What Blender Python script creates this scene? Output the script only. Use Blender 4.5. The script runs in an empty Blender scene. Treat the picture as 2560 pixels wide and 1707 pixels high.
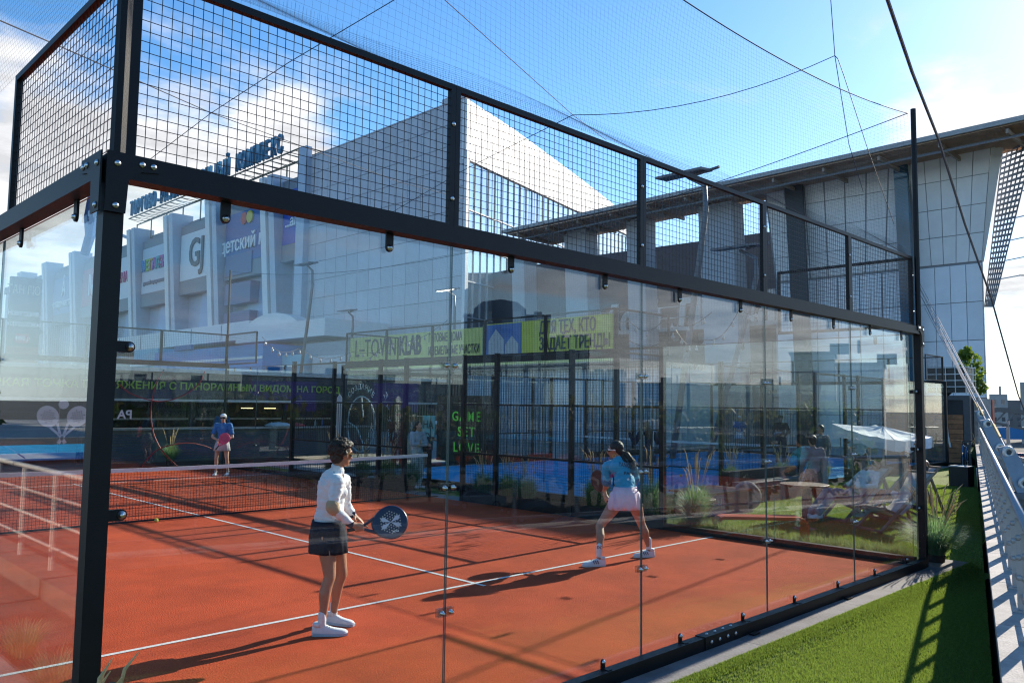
import bpy, bmesh, math, random
import numpy as np
from mathutils import Vector, Matrix, Quaternion, noise as mnoise
from mathutils.bvhtree import BVHTree
R_ = math.radians
S = bpy.context.scene
COL = S.collection
random.seed(7)
rng = np.random.default_rng(7)

# ---------------------------------------------------------------- camera
CAM = Vector((-1.27587, -3.86683, 2.01433))
yaw, pit, rol, FOC = 0.77957, 0.07727, 0.01336, 0.79201
FW = Vector((math.sin(yaw)*math.cos(pit), math.cos(yaw)*math.cos(pit), math.sin(pit)))
r0 = Vector((math.cos(yaw), -math.sin(yaw), 0)); u0 = r0.cross(FW)
RT = r0*math.cos(rol) + u0*math.sin(rol); UP = -r0*math.sin(rol) + u0*math.cos(rol)
cd = bpy.data.cameras.new('camera'); cam = bpy.data.objects.new('camera', cd); COL.objects.link(cam)
cd.sensor_width = 36.0; cd.lens = FOC*36.0; cd.clip_start = 0.05; cd.clip_end = 6000
cam.matrix_world = Matrix(((RT.x, UP.x, -FW.x, CAM.x), (RT.y, UP.y, -FW.y, CAM.y), (RT.z, UP.z, -FW.z, CAM.z), (0, 0, 0, 1)))
S.camera = cam

def ray(x, y):
    return FW + RT*((x-1280)/(FOC*2560)) + UP*((853.5-y)/(FOC*2560))
def onx(x, y, v): d = ray(x, y); return CAM + d*((v-CAM.x)/d.x)
def ony(x, y, v): d = ray(x, y); return CAM + d*((v-CAM.y)/d.y)
def onz(x, y, v=0): d = ray(x, y); return CAM + d*((v-CAM.z)/d.z)
def dep(x, y, D): return CAM + ray(x, y)*D

# ---------------------------------------------------------------- world, sun, exposure
SUN_EL, SUN_AZ = R_(25.3), R_(88.5)          # azimuth measured from +Y towards +X
sun_dir = Vector((math.sin(SUN_AZ)*math.cos(SUN_EL), math.cos(SUN_AZ)*math.cos(SUN_EL), math.sin(SUN_EL)))
W = bpy.data.worlds.new('World'); S.world = W; W.use_nodes = True
nt = W.node_tree; nt.nodes.clear()
def N(nt, t, **kw):
    n = nt.nodes.new(t)
    for k, v in kw.items():
        if k.startswith('i_'):
            key = k[2:]; key = int(key) if key.isdigit() else key.replace('_', ' ')
            n.inputs[key].default_value = v
        else: setattr(n, k, v)
    return n
def L(nt, a, b): nt.links.new(a, b)
def math_(nt, op, a, b=None, c=None, clamp=False):
    n = nt.nodes.new('ShaderNodeMath'); n.operation = op; n.use_clamp = clamp
    for i, v in enumerate((a, b, c)):
        if v is None: continue
        if isinstance(v, (int, float)): n.inputs[i].default_value = v
        else: nt.links.new(v, n.inputs[i])
    return n.outputs[0]
def mixc(nt, f, a, b, bt='MIX'):
    n = nt.nodes.new('ShaderNodeMix'); n.data_type = 'RGBA'; n.blend_type = bt; n.clamp_factor = True
    for i, v in ((0, f), (6, a), (7, b)):
        if isinstance(v, (int, float)): n.inputs[i].default_value = v
        elif isinstance(v, (tuple, list)): n.inputs[i].default_value = (*v[:3], 1)
        else: nt.links.new(v, n.inputs[i])
    return n.outputs[2]
sky = N(nt, 'ShaderNodeTexSky', sky_type='NISHITA', sun_disc=False, sun_elevation=SUN_EL, sun_rotation=SUN_AZ,
        altitude=150, air_density=1.0, dust_density=0.25, ozone_density=3.0)
tc = N(nt, 'ShaderNodeTexCoord')
sep = N(nt, 'ShaderNodeSeparateXYZ'); L(nt, tc.outputs['Generated'], sep.inputs[0])
zc = math_(nt, 'ADD', math_(nt, 'MAXIMUM', sep.outputs[2], 0.0), 0.10)
px_ = math_(nt, 'DIVIDE', sep.outputs[0], zc); py_ = math_(nt, 'DIVIDE', sep.outputs[1], zc)
cmb = N(nt, 'ShaderNodeCombineXYZ'); L(nt, px_, cmb.inputs[0]); L(nt, py_, cmb.inputs[1])
n1 = N(nt, 'ShaderNodeTexNoise', i_Scale=1.35, i_Detail=9.0, i_Roughness=0.56, i_Distortion=0.25); L(nt, cmb.outputs[0], n1.inputs['Vector'])
n2 = N(nt, 'ShaderNodeTexNoise', i_Scale=3.3, i_Detail=6.0, i_Roughness=0.6); 
vadd = N(nt, 'ShaderNodeVectorMath', operation='ADD'); vadd.inputs[1].default_value = (3.1, 7.7, 0.4); L(nt, cmb.outputs[0], vadd.inputs[0]); L(nt, vadd.outputs[0], n2.inputs['Vector'])
cov = None
def refl(x, y): d = ray(x, y).normalized(); return Vector((d.x, -d.y, d.z))
BLOBS = [(ray(2500, 100), .978, .998, .15), (ray(2330, 290), .9965, .9999, .08), (ray(360, 400), .975, .999, .10), (ray(60, 190), .97, .999, .13), (ray(820, 300), .992, .9999, .08),
         (ray(720, 390), .996, .9999, .16), (ray(60, 560), .98, .9995, .20), (ray(2540, 620), .985, .9998, .25),
         (refl(1750, 770), .975, .999, .17), (refl(1500, 760), .985, .9995, .12), (refl(1750, 930), .985, .9995, .2), (refl(800, 700), .97, .999, .12), (refl(300, 640), .97, .999, .14), (refl(2000, 930), .97, .999, .18)]
for d, lo, hi, w in BLOBS:
    d = d.normalized()
    vm = N(nt, 'ShaderNodeVectorMath', operation='DOT_PRODUCT'); L(nt, tc.outputs['Generated'], vm.inputs[0]); vm.inputs[1].default_value = d
    mr = N(nt, 'ShaderNodeMapRange', interpolation_type='SMOOTHSTEP'); mr.inputs[1].default_value = lo; mr.inputs[2].default_value = hi
    mr.inputs[3].default_value = 0; mr.inputs[4].default_value = w
    L(nt, vm.outputs['Value'], mr.inputs[0])
    cov = mr.outputs[0] if cov is None else math_(nt, 'ADD', cov, mr.outputs[0])
dens = math_(nt, 'ADD', n1.outputs[0], cov)
mk = N(nt, 'ShaderNodeMapRange', interpolation_type='SMOOTHSTEP'); L(nt, dens, mk.inputs[0])
mk.inputs[1].default_value = 0.62; mk.inputs[2].default_value = 0.80; mk.inputs[3].default_value = 0; mk.inputs[4].default_value = 0.93
shade = N(nt, 'ShaderNodeMapRange'); L(nt, n2.outputs[0], shade.inputs[0]); shade.inputs[1].default_value = .38; shade.inputs[2].default_value = .62; shade.inputs[3].default_value = 3.7; shade.inputs[4].default_value = 5.8
ccol = N(nt, 'ShaderNodeVectorMath', operation='SCALE'); ccol.inputs[0].default_value = (1.0, .985, .98); L(nt, shade.outputs[0], ccol.inputs['Scale'])
hsv = N(nt, 'ShaderNodeHueSaturation', i_Saturation=1.22, i_Value=1.08); L(nt, sky.outputs[0], hsv.inputs['Color'])
hz = N(nt, 'ShaderNodeMapRange', interpolation_type='SMOOTHSTEP'); L(nt, sep.outputs[2], hz.inputs[0]); hz.inputs[1].default_value = .0; hz.inputs[2].default_value = .30; hz.inputs[3].default_value = .66; hz.inputs[4].default_value = 0
pale = mixc(nt, hz.outputs[0], hsv.outputs[0], (1, 1, 1)); pale.node.clamp_result = False; pale.node.inputs[7].default_value = (3.9, 5.0, 6.0, 1)
mixn = mixc(nt, mk.outputs[0], pale, (1, 1, 1)); mixn.node.clamp_result = False
L(nt, ccol.outputs[0], mixn.node.inputs[7])
bg = N(nt, 'ShaderNodeBackground', i_Strength=0.12); L(nt, mixn, bg.inputs[0])
wo = N(nt, 'ShaderNodeOutputWorld'); L(nt, bg.outputs[0], wo.inputs[0])
sd = bpy.data.lights.new('sun', 'SUN'); sd.energy = 5.0; sd.angle = R_(0.5); sd.color = (1.0, .90, .76)
so = bpy.data.objects.new('sun', sd); COL.objects.link(so)
so.rotation_euler = (-sun_dir).to_track_quat('-Z', 'Y').to_euler(); so.location = (20, 0, 30)
S.view_settings.view_transform = 'Standard'; S.view_settings.look = 'None'; S.view_settings.gamma = 1; S.view_settings.use_curve_mapping = False
S.view_settings.exposure = 0.85
S.render.engine = 'CYCLES'
S.cycles.max_bounces = 10; S.cycles.transparent_max_bounces = 40; S.cycles.diffuse_bounces = 3; S.cycles.glossy_bounces = 4
S.cycles.use_denoising = True; S.cycles.sample_clamp_indirect = 6; S.cycles.caustics_reflective = False; S.cycles.caustics_refractive = False
S.cycles.filter_width = 1.2

# ---------------------------------------------------------------- materials
MATS = {}
def M(name, col=(.5, .5, .5), rough=.6, metal=0, var=.12, vs=6, bump=0, bs=60, spec=.5, emit=None, es=1, sheen=0, detail=5, rnd=0):
    if name in MATS: return MATS[name]
    m = bpy.data.materials.new(name); m.use_nodes = True; t = m.node_tree
    b = t.nodes['Principled BSDF']; b.inputs['Roughness'].default_value = rough; b.inputs['Metallic'].default_value = metal
    b.inputs['Specular IOR Level'].default_value = spec
    if sheen: b.inputs['Sheen Weight'].default_value = sheen
    g = N(t, 'ShaderNodeTexCoord')
    if var:
        n = N(t, 'ShaderNodeTexNoise', i_Scale=vs, i_Detail=float(detail), i_Roughness=.6); L(t, g.outputs['Object'], n.inputs['Vector'])
        lo = tuple(c*(1-var) for c in col); hi = tuple(min(1, c*(1+var)) for c in col)
        mr = N(t, 'ShaderNodeMapRange'); L(t, n.outputs[0], mr.inputs[0]); mr.inputs[1].default_value = .3; mr.inputs[2].default_value = .7
        c = mixc(t, mr.outputs[0], lo, hi)
        if rnd:
            oi = N(t, 'ShaderNodeObjectInfo'); rm = N(t, 'ShaderNodeMapRange'); L(t, oi.outputs['Random'], rm.inputs[0]); rm.inputs[3].default_value = 1-rnd; rm.inputs[4].default_value = 1+rnd
            sc = N(t, 'ShaderNodeVectorMath', operation='SCALE'); L(t, c, sc.inputs[0]); L(t, rm.outputs[0], sc.inputs['Scale']); c = sc.outputs[0]
        L(t, c, b.inputs['Base Color'])
    else: b.inputs['Base Color'].default_value = (*col, 1)
    if bump:
        n = N(t, 'ShaderNodeTexNoise', i_Scale=bs, i_Detail=4.0); L(t, g.outputs['Object'], n.inputs['Vector'])
        bp = N(t, 'ShaderNodeBump', i_Strength=bump, i_Distance=.02); L(t, n.outputs[0], bp.inputs['Height']); L(t, bp.outputs[0], b.inputs['Normal'])
    if emit: b.inputs['Emission Color'].default_value = (*emit, 1); b.inputs['Emission Strength'].default_value = es
    MATS[name] = m; return m
def foliage(name, col, var=.4, vs=3, trans=.45, rough=.6):
    m = M(name, col, rough, 0, var, vs, spec=.3); t = m.node_tree; b = t.nodes['Principled BSDF']; o = [n for n in t.nodes if n.type == 'OUTPUT_MATERIAL'][0]
    tr = N(t, 'ShaderNodeBsdfTranslucent'); src = b.inputs['Base Color'].links[0].from_socket; g = mixc(t, .5, src, (min(1, col[0]*2.2), min(1, col[1]*2.0), col[2]*.8)); L(t, g, tr.inputs[0])
    mx = N(t, 'ShaderNodeMixShader'); mx.inputs[0].default_value = trans; L(t, b.outputs[0], mx.inputs[1]); L(t, tr.outputs[0], mx.inputs[2]); L(t, mx.outputs[0], o.inputs[0]); return m
def glass_mat(name, tint, ior=1.52, rough=0.0, dirt=.02):
    m = bpy.data.materials.new(name); m.use_nodes = True; t = m.node_tree; t.nodes.clear()
    o = N(t, 'ShaderNodeOutputMaterial'); tr = N(t, 'ShaderNodeBsdfTransparent'); tr.inputs[0].default_value = (*tint, 1)
    gl = N(t, 'ShaderNodeBsdfGlossy', i_Roughness=rough); gl.inputs[0].default_value = (1, 1, 1, 1)
    fr = N(t, 'ShaderNodeFresnel', i_IOR=ior); mx = N(t, 'ShaderNodeMixShader')
    geo = N(t, 'ShaderNodeNewGeometry'); sp = N(t, 'ShaderNodeVectorMath', operation='MULTIPLY')
    # same Fresnel from both sides of a pane
    inv = math_(t, 'ADD', math_(t, 'MULTIPLY', geo.outputs['Backfacing'], 1/ior-ior), ior); L(t, inv, fr.inputs['IOR'])
    L(t, fr.outputs[0], mx.inputs[0]); L(t, tr.outputs[0], mx.inputs[1]); L(t, gl.outputs[0], mx.inputs[2])
    df = N(t, 'ShaderNodeBsdfDiffuse'); df.inputs[0].default_value = (.8, .82, .8, 1)
    tcg = N(t, 'ShaderNodeTexCoord'); nz = N(t, 'ShaderNodeTexNoise', i_Scale=3.0, i_Detail=8.0); L(t, tcg.outputs['Object'], nz.inputs['Vector'])
    mr = N(t, 'ShaderNodeMapRange'); L(t, nz.outputs[0], mr.inputs[0]); mr.inputs[1].default_value = .45; mr.inputs[2].default_value = .8; mr.inputs[3].default_value = 0; mr.inputs[4].default_value = dirt
    m2 = N(t, 'ShaderNodeMixShader'); L(t, mr.outputs[0], m2.inputs[0]); L(t, mx.outputs[0], m2.inputs[1]); L(t, df.outputs[0], m2.inputs[2])
    L(t, m2.outputs[0], o.inputs[0]); MATS[name] = m; return m

# ---------------------------------------------------------------- mesh builder and object helpers
class MB:
    def __init__(s, T=None): s.v = []; s.f = []; s.m = []; s.T = T; s.mi = 0; s.sm = []; s.smooth = False
    def add(s, vs, fs):
        o = len(s.v)
        if s.T is not None: vs = [s.T @ Vector(p) for p in vs]
        s.v += [tuple(p) for p in vs]; s.f += [tuple(i+o for i in f) for f in fs]; s.m += [s.mi]*len(fs); s.sm += [s.smooth]*len(fs); return s
    def box(s, x0, x1, y0, y1, z0, z1):
        return s.add([(x0, y0, z0), (x1, y0, z0), (x1, y1, z0), (x0, y1, z0), (x0, y0, z1), (x1, y0, z1), (x1, y1, z1), (x0, y1, z1)],
                     [(0, 3, 2, 1), (4, 5, 6, 7), (0, 1, 5, 4), (1, 2, 6, 5), (2, 3, 7, 6), (3, 0, 4, 7)])
    def bar(s, p, q, w, h=None, up=(0, 0, 1)):
        p, q = Vector(p), Vector(q); h = h or w; d = (q-p).normalized(); up = Vector(up)
        if abs(d.dot(up)) > .98: up = Vector((0, 1, 0))
        a = d.cross(up).normalized()*(w/2); b = a.cross(d).normalized()*(h/2)
        vs = [p-a-b, p+a-b, p+a+b, p-a+b, q-a-b, q+a-b, q+a+b, q-a+b]
        return s.add(vs, [(0, 3, 2, 1), (4, 5, 6, 7), (0, 1, 5, 4), (1, 2, 6, 5), (2, 3, 7, 6), (3, 0, 4, 7)])
    def tube(s, pts, r, n=8, caps=True):
        pts = [Vector(p) for p in pts]; rs = r if isinstance(r, (list, tuple)) else [r]*len(pts); vs = []; fs = []
        prev = None
        for i, p in enumerate(pts):
            d = ((pts[min(i+1, len(pts)-1)] - pts[max(i-1, 0)])).normalized()
            ref = Vector((0, 0, 1)) if abs(d.z) < .95 else Vector((1, 0, 0))
            a = d.cross(ref).normalized() if prev is None else (prev - d*prev.dot(d)).normalized(); prev = a; b = d.cross(a)
            for k in range(n): t = 2*math.pi*k/n; vs.append(p + (a*math.cos(t)+b*math.sin(t))*rs[i])
        for i in range(len(pts)-1):
            for k in range(n): fs.append((i*n+k, i*n+(k+1) % n, (i+1)*n+(k+1) % n, (i+1)*n+k))
        if caps: fs.append(tuple(range(n-1, -1, -1))); fs.append(tuple((len(pts)-1)*n+k for k in range(n)))
        return s.add(vs, fs)
    def lathe(s, c, prof, n=16, axis=(0, 0, 1)):
        c = Vector(c); q = Vector((0, 0, 1)).rotation_difference(Vector(axis)); vs = []; fs = []
        for r, z in prof:
            for k in range(n): t = 2*math.pi*k/n; vs.append(c + q @ Vector((r*math.cos(t), r*math.sin(t), z)))
        for i in range(len(prof)-1):
            for k in range(n): fs.append((i*n+k, i*n+(k+1) % n, (i+1)*n+(k+1) % n, (i+1)*n+k))
        fs.append(tuple(range(n-1, -1, -1))); fs.append(tuple((len(prof)-1)*n+k for k in range(n)))
        return s.add(vs, fs)
    def prism(s, poly, d):
        n = len(poly); d = Vector(d); vs = [Vector(p) for p in poly]; vs += [p+d for p in vs]
        return s.add(vs, [tuple(range(n-1, -1, -1)), tuple(range(n, 2*n))]+[(i, (i+1) % n, n+(i+1) % n, n+i) for i in range(n)])
    def quad(s, *p): return s.add(p, [tuple(range(len(p)))])
    def disc(s, c, nrm, r, n=10, h=.004):
        return s.lathe(c, [(r, 0), (r, h)], n, nrm)
    def ball(s, c, r, seg=10):
        prof = [(max(1e-4, (r if isinstance(r, (int, float)) else r[0])*math.sin(math.pi*i/(seg//2+2))), -(r if isinstance(r, (int, float)) else r[1])*math.cos(math.pi*i/(seg//2+2))) for i in range(seg//2+3)]
        return s.lathe(c, prof, seg)
    def mesh(s, name, mats):
        me = bpy.data.meshes.new(name); me.from_pydata(s.v, [], s.f)
        for m in (mats if isinstance(mats, (list, tuple)) else [mats]): me.materials.append(m)
        if any(s.m): me.polygons.foreach_set('material_index', s.m)
        if any(s.sm): me.polygons.foreach_set('use_smooth', s.sm)
        me.update(); return me
    def build(s, name, mats, parent=None, **kw): return obj(name, s.mesh(name, mats), parent, **kw)
KIDS = {}
def obj(name, me, parent=None, label=None, cat=None, group=None, kind=None, loc=None):
    o = bpy.data.objects.new(name, me); COL.objects.link(o)
    if parent is not None:
        o.parent = parent; KIDS.setdefault(parent.name, []).append(o)
        if parent.get('_base') is not None: o.matrix_parent_inverse = Matrix.Translation(-Vector(parent['_base']))
    if label: o['label'] = label
    if cat: o['category'] = cat
    if group: o['group'] = group
    if kind: o['kind'] = kind
    if loc is not None: o.location = loc
    return o
def thing(name, label, cat, loc=(0, 0, 0), group=None):
    o = obj(name, None, None, label, cat, group, loc=loc); o['_base'] = list(loc); o.empty_display_size = .2; return o
def copy_tree(root, loc, rotz=0, label=None, group=None, scale=None):
    def rec(o, par):
        c = o.copy(); COL.objects.link(c)
        if par is not None: c.parent = par; c.matrix_parent_inverse = o.matrix_parent_inverse
        for ch in KIDS.get(o.name, []): rec(ch, c)
        return c
    r = rec(root, None); r.location = loc; r.rotation_euler = (0, 0, rotz)
    if scale: r.scale = (scale,)*3
    if label: r['label'] = label
    if group: r['group'] = group
    return r
FONTS = {}
def text_mesh(body, size, T, ext=.01, sx=1.0, bold=0.0, align='CENTER', mirror=False, res=3, sp=1.0):
    c = bpy.data.curves.new('txt', 'FONT'); c.body = body; c.size = size; c.extrude = ext; c.offset = bold*size; c.align_x = align; c.align_y = 'CENTER'; c.resolution_u = res; c.space_character = sp
    o = bpy.data.objects.new('txt', c); COL.objects.link(o)
    me = bpy.data.meshes.new_from_object(o.evaluated_get(bpy.context.evaluated_depsgraph_get()))
    bpy.data.objects.remove(o); bpy.data.curves.remove(c)
    me.transform(T @ Matrix.Diagonal((-sx if mirror else sx, 1, 1, 1)))
    return me
def frameT(o, xdir, ydir=(0, 0, 1)):
    x = Vector(xdir).normalized(); y = Vector(ydir); y = (y - x*y.dot(x)).normalized(); z = x.cross(y); o = Vector(o)
    return Matrix(((x.x, y.x, z.x, o.x), (x.y, y.y, z.y, o.y), (x.z, y.z, z.z, o.z), (0, 0, 0, 1)))
def text(name, body, size, o, xdir, mat, parent, ydir=(0, 0, 1), **kw):
    me = text_mesh(body, size, frameT(o, xdir, ydir), **kw); me.name = name; me.materials.clear(); me.materials.append(mat)
    return obj(name, me, parent)
# ================================================================ setting
BLACK = M('black_powder_coat', (.006, .0065, .0075), .48, .0, .25, 8, .05, 200, spec=.28)
WIRE = M('black_wire', (.012, .012, .014), .45, 0, 0)
BOLT = M('bolt_steel', (.62, .62, .62), .28, 1, .1)
GLASS = glass_mat('clear_glass', (.955, .985, .972), dirt=.010)
GEDGE = M('glass_edge', (.10, .16, .15), .15, 0, 0)
CONC = M('concrete_slab', (.30, .29, .275), .85, 0, .22, 3, .25, 40)
WHITEP = M('white_line', (.66, .63, .60), .8, 0, .22, 55, .3, 300)

def turf_mat(name, a, b, scale=300, bump=.6, pat=1.2):
    m = bpy.data.materials.new(name); m.use_nodes = True; t = m.node_tree; bs = t.nodes['Principled BSDF']
    bs.inputs['Roughness'].default_value = .9; bs.inputs['Specular IOR Level'].default_value = .2
    g = N(t, 'ShaderNodeTexCoord'); n = N(t, 'ShaderNodeTexNoise', i_Scale=float(scale), i_Detail=3.0, i_Roughness=.7); L(t, g.outputs['Object'], n.inputs['Vector'])
    n2 = N(t, 'ShaderNodeTexNoise', i_Scale=float(pat), i_Detail=5.0, i_Roughness=.65); L(t, g.outputs['Object'], n2.inputs['Vector'])
    mr = N(t, 'ShaderNodeMapRange'); L(t, n.outputs[0], mr.inputs[0]); mr.inputs[1].default_value = .3; mr.inputs[2].default_value = .7
    c = mixc(t, mr.outputs[0], a, b)
    mr2 = N(t, 'ShaderNodeMapRange'); L(t, n2.outputs[0], mr2.inputs[0]); mr2.inputs[1].default_value = .3; mr2.inputs[2].default_value = .7; mr2.inputs[3].default_value = .78; mr2.inputs[4].default_value = 1.2
    sc = N(t, 'ShaderNodeVectorMath', operation='SCALE'); L(t, c, sc.inputs[0]); L(t, mr2.outputs[0], sc.inputs['Scale']); L(t, sc.outputs[0], bs.inputs['Base Color'])
    bp = N(t, 'ShaderNodeBump', i_Strength=bump, i_Distance=.012); L(t, n.outputs[0], bp.inputs['Height']); L(t, bp.outputs[0], bs.inputs['Normal'])
    MATS[name] = m; return m
RED = turf_mat('red_court_sand', (.37, .044, .012), (.56, .088, .026), 70, 1.0)
BLUE = turf_mat('blue_court', (.010, .25, .50), (.03, .36, .66), 120, .5)
TURF = turf_mat('artificial_turf', (.075, .115, .018), (.16, .215, .04), 90, 1.0)
ASPH = M('asphalt', (.05, .05, .052), .9, 0, .3, 2)

def struct(name, mb, mat, **kw): return mb.build(name, mat, None, kind='structure', **kw)
def grid_sheet(x0, x1, y0, y1, z): return MB().quad((x0, y0, z), (x1, y0, z), (x1, y1, z), (x0, y1, z))
# parapet line: P(s) = A + s*D ; inner edge of a concrete kerb 0.7 m high
PA = Vector((3.286, -2.673, 0)); PD = Vector((.9621, .2727, 0)); PN = Vector((.2727, -.9621, 0))
struct('ground', grid_sheet(-2500, 2500, -2500, 2500, -6.0), M('street_ground', (.032, .031, .028), .95, 0, .5, .05))
def deck_poly(z): return [PA+PD*-60+Vector((0, 0, z)), PA+PD*75+Vector((0, 0, z)), Vector((75, 90, z)), Vector((-60, 90, z))]
struct('terrace', MB().prism(deck_poly(-6.02), (0, 0, 5.80)), CONC)
lw = MB(); q0, q1 = PA+PD*-60, PA+PD*75
lw.quad((q0.x, q0.y+.004, -.13), (q1.x, q1.y+.004, -.13), (q1.x, q1.y+.3, -.13), (33.8, 6.44, -.13), (q0.x, 6.44, -.13)); lw.quad((10.0, 6.44, -.13), (12.0, 6.44, -.13), (12.0, 22, -.13), (10.0, 22, -.13))
struct('terrace_lawn', lw, TURF)
struct('added_dark_ground', grid_sheet(-40, -.52, -1.6, 45, -.122), M('added_ground_dark', (.028, .027, .027), .9, 0, .4, 2, .3, 50))  # dark sheet added over the lawn to darken the left glass reflection
# red court slab: concrete apron with paving joints, red surface, painted lines
# the concrete apron round the red court: separate slabs with open joints
ap = thing('concrete_apron', 'grey concrete slab strip edging the red court', 'paving', (5, -.2, 0))
def slab(x0, x1, y0, y1):
    MB().box(x0+.003, x1-.003, y0, y1, -.3, -.004).build('paving_slab', M('slab_grey', (.135, .13, .13), .85, 0, .35, 3, .25, 40, rnd=.12), ap)
for x0, x1 in [(-2, -.8), (-.8, 1.2), (1.2, 3.2), (3.2, 5.25), (5.25, 7.3), (7.3, 9.3), (9.3, 10.83)]: slab(x0, x1, -.36, -.005)
for y0 in range(0, 20, 2): slab(10.005, 10.5, y0, y0+1.994)
for y0 in range(0, 20, 2): slab(-.5, -.005, y0, y0+1.994)
struct('court_base', MB().box(0, 10, 0, 20, -.3, -.006), CONC)
struct('red_court', grid_sheet(0, 10, 0, 20, 0), RED)
LN = MB(); LZ = .004
for y in (3.03, 16.97): LN.quad((0.02, y-.025, LZ), (9.98, y-.025, LZ), (9.98, y+.025, LZ), (.02, y+.025, LZ))
for a, b in ((2.86, 3.004), (3.056, 16.944), (16.996, 17.14)): LN.quad((4.975, a, LZ), (5.025, a, LZ), (5.025, b, LZ), (4.975, b, LZ))
struct('court_lines', LN, WHITEP)
struct('blue_court', grid_sheet(12.05, 31.95, 6.55, 16.45, -.02), BLUE)
LN = MB()
for x in (15.0, 29.0): LN.quad((x-.025, 6.6, -.016), (x+.025, 6.6, -.016), (x+.025, 16.4, -.016), (x-.025, 16.4, -.016))
for a, b in ((14.85, 14.974), (15.026, 28.974)): LN.quad((a, 11.475, -.016), (b, 11.475, -.016), (b, 11.525, -.016), (a, 11.525, -.016))
struct('blue_court_lines', LN, WHITEP)
struct('rear_blue_court', grid_sheet(-14, -1.5+2.9, 26, 36, -.02), BLUE)

# ================================================================ padel enclosure walls
def wires(mb, u0, u1, z0, z1, v=0, du=.05, dz=.05, w=.0042):
    k = int(round((u1-u0)/du)); 
    for i in range(1, k): x = u0+(u1-u0)*i/k; mb.bar((x, v, z0), (x, v, z1), w)
    k = int(round((z1-z0)/dz))
    for i in range(1, k): z = z0+(z1-z0)*i/k; mb.bar((u0, v+w, z), (u1, v+w, z), w)
    return mb
MESHCACHE = {}
def mesh_panel(T, parent, u0, u1, z0, z1, fw=.038, du=.05, w=.003, base=None):
    """steel frame with welded wire mesh, two parts"""
    f = MB(T); h = fw/2
    f.box(u0, u0+fw, -h, h, z0, z1); f.box(u1-fw, u1, -h, h, z0, z1); f.box(u0+fw, u1-fw, -h, h, z1-fw, z1); f.box(u0+fw, u1-fw, -h, h, z0, z0+fw)
    fo = f.build('mesh_frame', BLACK, parent)
    wires(MB(T), u0+fw, u1-fw, z0+fw, z1-fw, 0, du, du, w).build('wire_mesh', WIRE, fo)
    return fo
def pane(T, parent, u0, u1, z0, z1, t=.012, v=0):
    g = MB(T); g.box(u0, u1, v-t/2, v+t/2, z0, z1); g.m = [1, 1, 0, 1, 0, 1]
    return g.build('glass_pane', [GLASS, GEDGE], parent)
def tab(T, parent, p, dirv, nrm=(0, -1, 0), ln=.085, w=.05):
    """rounded lug with a bolt that holds a pane"""
    d = Vector(dirv); nn = Vector(nrm); side = d.cross(nn).normalized(); p = Vector(p); poly = []
    a = p - side*(w/2); b = p + side*(w/2); c = p + d*ln
    poly = [a, b] + [c + side*(w/2*math.cos(t)) + d*(w/2*math.sin(t)) for t in [math.pi*i/8 for i in range(9)]]
    m = MB(T); m.prism(poly, nn*.012)
    o = m.build('clamp_tab', BLACK, parent)
    bmb = MB(T); bmb.smooth = True; q = c + nn*.012
    bmb.lathe(q, [(.019, 0), (.019, .004), (.012, .006), (.012, .012), (.004, .016)], 10, nn)
    bmb.build('bolt', BOLT, o); return o
def hinge(T, parent, u, z, hw=.062, hh=.026):
    m = MB(T); m.box(u-hw, u+hw, -.014, -.008, z-hh, z+hh); m.box(u-hw, u+hw, .008, .014, z-hh, z+hh)
    o = m.build('joint_plate', PLATE, parent)
    for s in (-1, 1):
        b = MB(T); b.smooth = True; b.lathe((u+s*.034, -.014, z), [(.016, 0), (.016, .006), (.009, .010), (.007, .026), (.001, .03)], 10, (0, -1, 0)); b.build('bolt', BOLT, o)
PLATE = glass_mat('acrylic_plate', (.80, .80, .78), 1.5, .1, .25)
def boltrow(T, parent, pts, nrm=(0, -1, 0), r=.016):
    for p in pts:
        b = MB(T); b.smooth = True; b.lathe(p, [(r, 0), (r, .004), (r*.6, .010), (.001, .012)], 9, nrm); b.build('bolt', BOLT, parent)

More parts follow.
